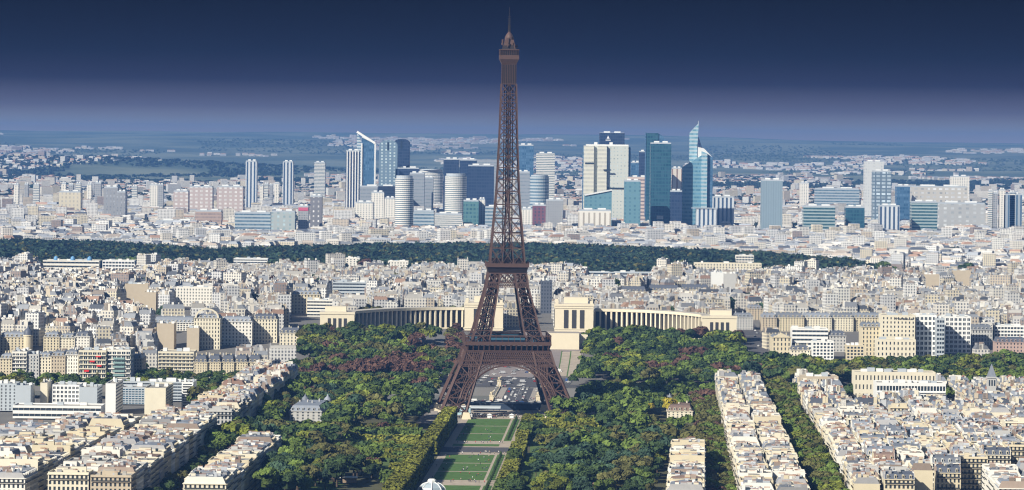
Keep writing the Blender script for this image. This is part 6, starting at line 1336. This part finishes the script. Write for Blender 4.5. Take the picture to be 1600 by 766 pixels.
# cars
CARC = {'white': (.75, .75, .75), 'silver': (.45, .46, .48), 'black': (.02, .02, .025), 'red': (.45, .02, .02), 'blue': (.03, .08, .25), 'grey': (.18, .18, .19)}
carm = {k: mat('car_'+k, c, .3, spec=.6) for k, c in CARC.items()}; tyre = mat('tyre', (.02, .02, .02), .9); lampm = mat('headlamp', (.7, .7, .6), .3)
def car_parts(kind):
    b = MB(); L_, h1, h2 = (4.3, .85, 1.45) if kind == 'car' else (5.6, 1.1, 2.4)
    b.fr(0, 0, .3, h1, L_, 1.75, L_*.96, 1.68, bottom=True); b.fr(0, 0, h1, h2, L_*.56, 1.6, L_*.40, 1.35) if kind == 'car' else b.fr(-.3, 0, h1, h2, L_*.85, 1.72, L_*.8, 1.6)
    b.fr([L_*.3], [0], h1, h1+.06, L_*.3, 1.5)
    gl = MB(); gl.fr(0, 0, h1+.08, h2-.1, L_*.565, 1.62, L_*.43, 1.42, bottom=True) if kind == 'car' else gl.fr(L_*.36, 0, h1+.1, h2-.5, .8, 1.74, .5, 1.66, bottom=True)
    wh = MB(); n = 10; V = [(.33*cos(2*pi*k/n), y, .33*sin(2*pi*k/n)) for y in (-.11, .11) for k in range(n)]; wh.add(V, [[k, (k+1) % n, n+(k+1) % n, n+k] for k in range(n)]); wh.add(V[:n], [list(range(n))]); wh.add(V[n:], [list(range(n))])
    hl = MB(); hl.fr(0, 0, 0, .18, .1, .35, bottom=True)
    return b, gl, wh.mesh('wheel', [tyre]), hl.mesh('headlamp', [lampm]), L_
CARK = {}
for kind in ('car', 'van'):
    b, gl, whm, hlm, L_ = car_parts(kind); CARK[kind] = ({c: b.mesh('body', [carm[c]]) for c in CARC}, gl.mesh('window_glass', [M['glass']]), whm, hlm, L_)
ncar = {}
def car(X_, Y_, z_, a, where, kind='car', col=None):
    bodies, gm, wm_, hm, L_ = CARK[kind]; col = col or list(CARC)[g.choice(6, p=[.34, .18, .2, .08, .08, .12])]; ncar[where] = ncar.get(where, 0)+1
    rt = thing('parked_car' if 'parked' in where else ('car' if kind == 'car' else 'van'), f"{col} {kind} {where}, {nth(ncar[where])} counted from {'left' if 'quay' in where else 'front'}", kind, (X_, Y_, z_), a, 'cars '+where)
    link('body', bodies[col], rt); link('window_glass', gm, rt)
    for sx in (-1, 1):
        for sy in (-1, 1): link('wheel', wm_, rt, (sx*L_*.31, sy*.8, .33))
    for sy in (-1, 1): link('headlamp', hm, rt, (L_*.49, sy*.55, .6))
for k in range(26): Y_ = 2876+k*6.0+g.uniform(-1, 1); ln = g.choice([-8.5, -5, -1.5, 2.5, 6]); car(bx(Y_)+ln, Y_, .92, pi/2-atan(AX)+(pi if ln > 0 else 0), 'driving on the bridge beyond the arch', 'van' if k % 8 == 3 else 'car')
for k in range(34): X_ = -38+k*2.3+g.uniform(-.6, .6); Y_ = 2862+(k % 3)*4.2; car(X_, Y_, .20, g.choice([0, pi])+g.normal(0, .05), 'on the quay road under the arch', 'van' if k % 9 == 4 else 'car')
for k in range(44): X_ = g.uniform(-40, 44); Y_ = 3032+k*1.85; car(X_+AX*250, Y_, float(gzf(Y_))+.26, g.choice([0, pi/2, pi])+g.normal(0, .1), 'on the square across the bridge', 'van' if k % 9 == 4 else 'car')
for k in range(36): Y_ = 3122+k*2.6; car(bx(3100)+g.uniform(-34, 34), Y_, float(gzf(Y_))+.3, g.choice([0, pi])+g.normal(0, .1), 'at the foot of the fountain gardens', 'van' if k % 7 == 4 else 'car')
for k in range(30): Y_ = 3090+k*16; car(228+.02*(Y_-3100)+g.choice([-8, -4, 4, 8]), Y_, float(gzf(Y_))+.33, pi/2, 'on the boulevard right of the palace')
for k in range(40): Y_ = 1990+k*22; sx = g.choice([130.5, 147.5]); car(sx+.042*(Y_-2500), Y_, .08, pi/2-.04, 'parked before the long right block', 'van' if k % 9 == 4 else 'car')
for k in range(22): Y_ = 2010+k*17; car(-183+.03*(Y_-2500)+g.choice([-3.5, 3.5]), Y_, .08, pi/2-.03, 'parked in the shaded left street')
# statues on the bridge ends
def pylon(X_, Y_, z_, lab):
    rt = thing('stone_pedestal', lab, 'pedestal', (X_, Y_, z_)); mb = MB(); mb.fr(0, 0, 0, 1, 4.4, 4.4); mb.fr(0, 0, 1, 5, 3.2, 3.2); mb.fr(0, 0, 5, 5.6, 3.8, 3.8, bottom=True); mb.build('pedestal', M['stone'], rt)
    st = thing('horse_statue', lab.replace('pedestal', 'horse and warrior statue standing on the pedestal'), 'statue', (X_, Y_, z_+5.6))
    mb = MB(); mb.beams([(-1, .2, 2), (-.9, 0, 2), (-.9, .5, 2), (.9, 0, 2), (.9, .5, 2), (1, .2, 2.2), (0, -.9, 0), (0, -.9, 1.6)], [(1.1, .2, 2.1), (-1, 0, 0), (-.9, .5, 0), (1, 0, 0), (.9, .5, 0), (1.7, .2, 3.6), (0, -.8, 1.8), (.1, -.8, 2.7)], [1.1, .35, .35, .35, .35, .7, .6, .5]); mb.fr(2.0, .2, 3.3, 3.8, .9, .4, bottom=True); mb.build('sculpture', M['stone'], st)
pylon(bx(3032)-19, 3032, 1, 'cream stone pedestal at the far left bridge corner'); pylon(bx(3032)+19, 3032, 1, 'cream stone pedestal at the far right bridge corner')
pylon(bx(2868)-19, 2868, .1, 'cream stone pedestal at the near left bridge corner'); pylon(bx(2868)+19, 2868, .1, 'cream stone pedestal at the near right bridge corner')
# marquees and hoarding under the arch
rt = thing('event_marquee', 'long dark event hoarding with a flat roof under the tower arch', 'marquee', (-8, 2790, 0)); mb = MB(); mb.fr(0, 0, 0, 5.0, 74, 14); mb.build('wall', mat('dark_blue_panel', (.03, .05, .09), .6), rt)
mb = MB(); mb.fr(0, 0, 5.0, 5.4, 75, 15, bottom=True); mb.build('roof', mat('dark_grey_roof', (.10, .12, .15), .6), rt)
rt = thing('event_marquee', 'grey-white ribbed canopy before the dark hoarding under the arch', 'marquee', (-19, 2762, 0)); mb = MB(); mb.fr(0, 0, 3.2, 4.6, 25, 14, 25, 10, bottom=True); mb.build('canopy', M['office_grey'], rt); mb = MB(); mb.fr(np.linspace(-11.5, 11.5, 6), -6, 0, 3.2, .4, .4); mb.build('post_row', M['rail'], rt)
rt = thing('event_marquee', 'pale blue boxy pavilion beside the left tower leg', 'marquee', (-35, 2735, 0)); mb = MB(); mb.fr(0, 0, 0, 6, 10, 12); mb.build('wall', mat('pale_blue', (.40, .58, .66), .5), rt); mb = MB(); mb.fr(0, 0, 6, 6.5, 11, 13, bottom=True); mb.build('roof', M['office_white'], rt)
for k, (X_, Y_) in enumerate(((-30, 2704), (-22, 2706), (-15, 2700), (2, 2702), (-34, 2712))):
    rt = thing('market_stall', f'small white-roofed stall in the crowd before the tower, {nth(k+1)} of five', 'stall', (X_, Y_, .15)); mb = MB(); mb.fr(0, 0, 0, 2.2, 3.4, 2.6); mb.build('counter', M['office_white'] if k != 1 else M['tile'], rt); mb = MB(); mb.fr(0, 0, 2.2, 3.3, 4.6, 3.8, .6, .6, bottom=True); mb.build('roof', M['office_white'], rt)
# glazed octagonal pavilion at the bottom edge
rt = thing('glass_dome_pavilion', 'white-ribbed glazed octagonal dome at the bottom edge of the lawns', 'pavilion', (ax(-24.5, 2090), 2090, .12))
mb = MB(); mb.lathe([(8, 0), (8, 4.2)], 8); mb.build('glass_wall', M['glass_blue'], rt); mb = MB(); mb.lathe([(8.2, 4.2), (7.4, 6.4), (5.2, 8.4), (2.4, 9.4)], 8); mb.build('dome', mat('dome_glass', (.35, .42, .48), .2, spec=.7), rt)
mb = MB()
for k in range(8):
    a = 2*pi*k/8; pr = [(8.3, 0), (8.3, 4.3), (7.5, 6.5), (5.3, 8.5), (2.4, 9.5)]
    for (r0, z0), (r1, z1) in zip(pr[:-1], pr[1:]): mb.beams([(r0*cos(a), r0*sin(a), z0)], [(r1*cos(a), r1*sin(a), z1)], .45)
mb.build('rib', M['office_white'], rt); mb = MB(); mb.lathe([(2.6, 9.4), (2.6, 10.6), (1.6, 11.4)], 8); mb.build('lantern', M['office_white'], rt)
# park kiosks
for k, (px_, py_, w_, lab) in enumerate(((905, 756, 46, 'dark long park kiosk with white roof edge, lower right park'), (912, 692, 20, 'small white-roofed park hut in the right park'), (835, 583, 18, 'small white kiosk near the right tower leg'), (693, 589, 60, 'long pale terrace wall left of the left tower leg'), (545, 754, 24, 'long low park hut in the lower left park'), (607, 692, 18, 'small pale park hut beside the left cross hedge'), (1008, 584, 26, 'low white riverside pavilion roof right of the tower'))):
    X_, Y_ = ground(px_, py_); wx = w_*Y_/FPX; rt = thing('park_kiosk', lab, 'kiosk', (X_, Y_, float(gzf(Y_)))); mb = MB(); mb.fr(0, 0, 0, 3, wx, 6); mb.build('wall', M['brown'] if k in (0, 4) else M['stone'], rt); mb = MB(); mb.fr(0, 0, 3, 3.5, wx+1.4, 7.4, bottom=True); mb.build('roof', M['office_white'], rt)
# floodlight masts left, street lamps on the bridge
for k, (px_, yt, yb) in enumerate(((320, 604, 633), (346, 590, 614), (52, 560, 592))):
    X_, Y_ = ground(px_, yb); _, zt = at(px_, yt, Y_); rt = thing('floodlight_mast', ['tall grey floodlight mast right of the white slab end', 'grey floodlight mast among the avenue trees', 'thin white mast before the far left quay trees'][k], 'mast', (X_, Y_, float(gzf(Y_)))); h = zt-float(gzf(Y_)); mb = MB(); mb.lathe([(.3, 0), (.18, h)], 8); mb.build('pole', M['office_grey'], rt); mb = MB(); mb.fr(0, 0, h, h+.5, 3.2, .7, bottom=True); mb.build('lamp_bar', M['office_grey'], rt)
k = 0
for Y_ in np.arange(2885, 3025, 28.0):
    for s_ in (-17, 17):
        k += 1; rt = thing('street_lamp', f'grey street lamp on the bridge footway, {nth(k)} counted from the near end', 'street lamp', (bx(Y_)+s_, Y_, 1.05), 0, 'bridge lamps'); mb = MB(); mb.lathe([(.12, 0), (.07, 7)], 6); mb.build('pole', M['rail'], rt); mb = MB(); mb.lathe([(.1, 7), (.35, 7.2), (.3, 7.7), (.05, 7.9)], 8); mb.build('lamp_head', M['office_white'], rt)
# ---------------------------------------------------------------- the air
mb = MB(); mb.fr(0, 14620, -12, 328, 14500, 29850, bottom=True)
m = bpy.data.materials.new('haze'); m.use_nodes = True; t = m.node_tree; t.nodes.clear(); o_ = t.nodes.new('ShaderNodeOutputMaterial'); v_ = t.nodes.new('ShaderNodeVolumePrincipled')
HAZE_D = 4.5e-5
v_.inputs['Density'].default_value = HAZE_D; v_.inputs['Color'].default_value = (.14, .34, .82, 1); v_.inputs['Anisotropy'].default_value = 0.0
t.links.new(v_.outputs[0], o_.inputs['Volume'])
hz_ = stuff(mb.build('haze', m)); hz_['label'] = 'thin blue haze over the whole city'; hz_['category'] = 'haze'
m.cycles.homogeneous_volume = True
print('objects', len(bpy.data.objects))
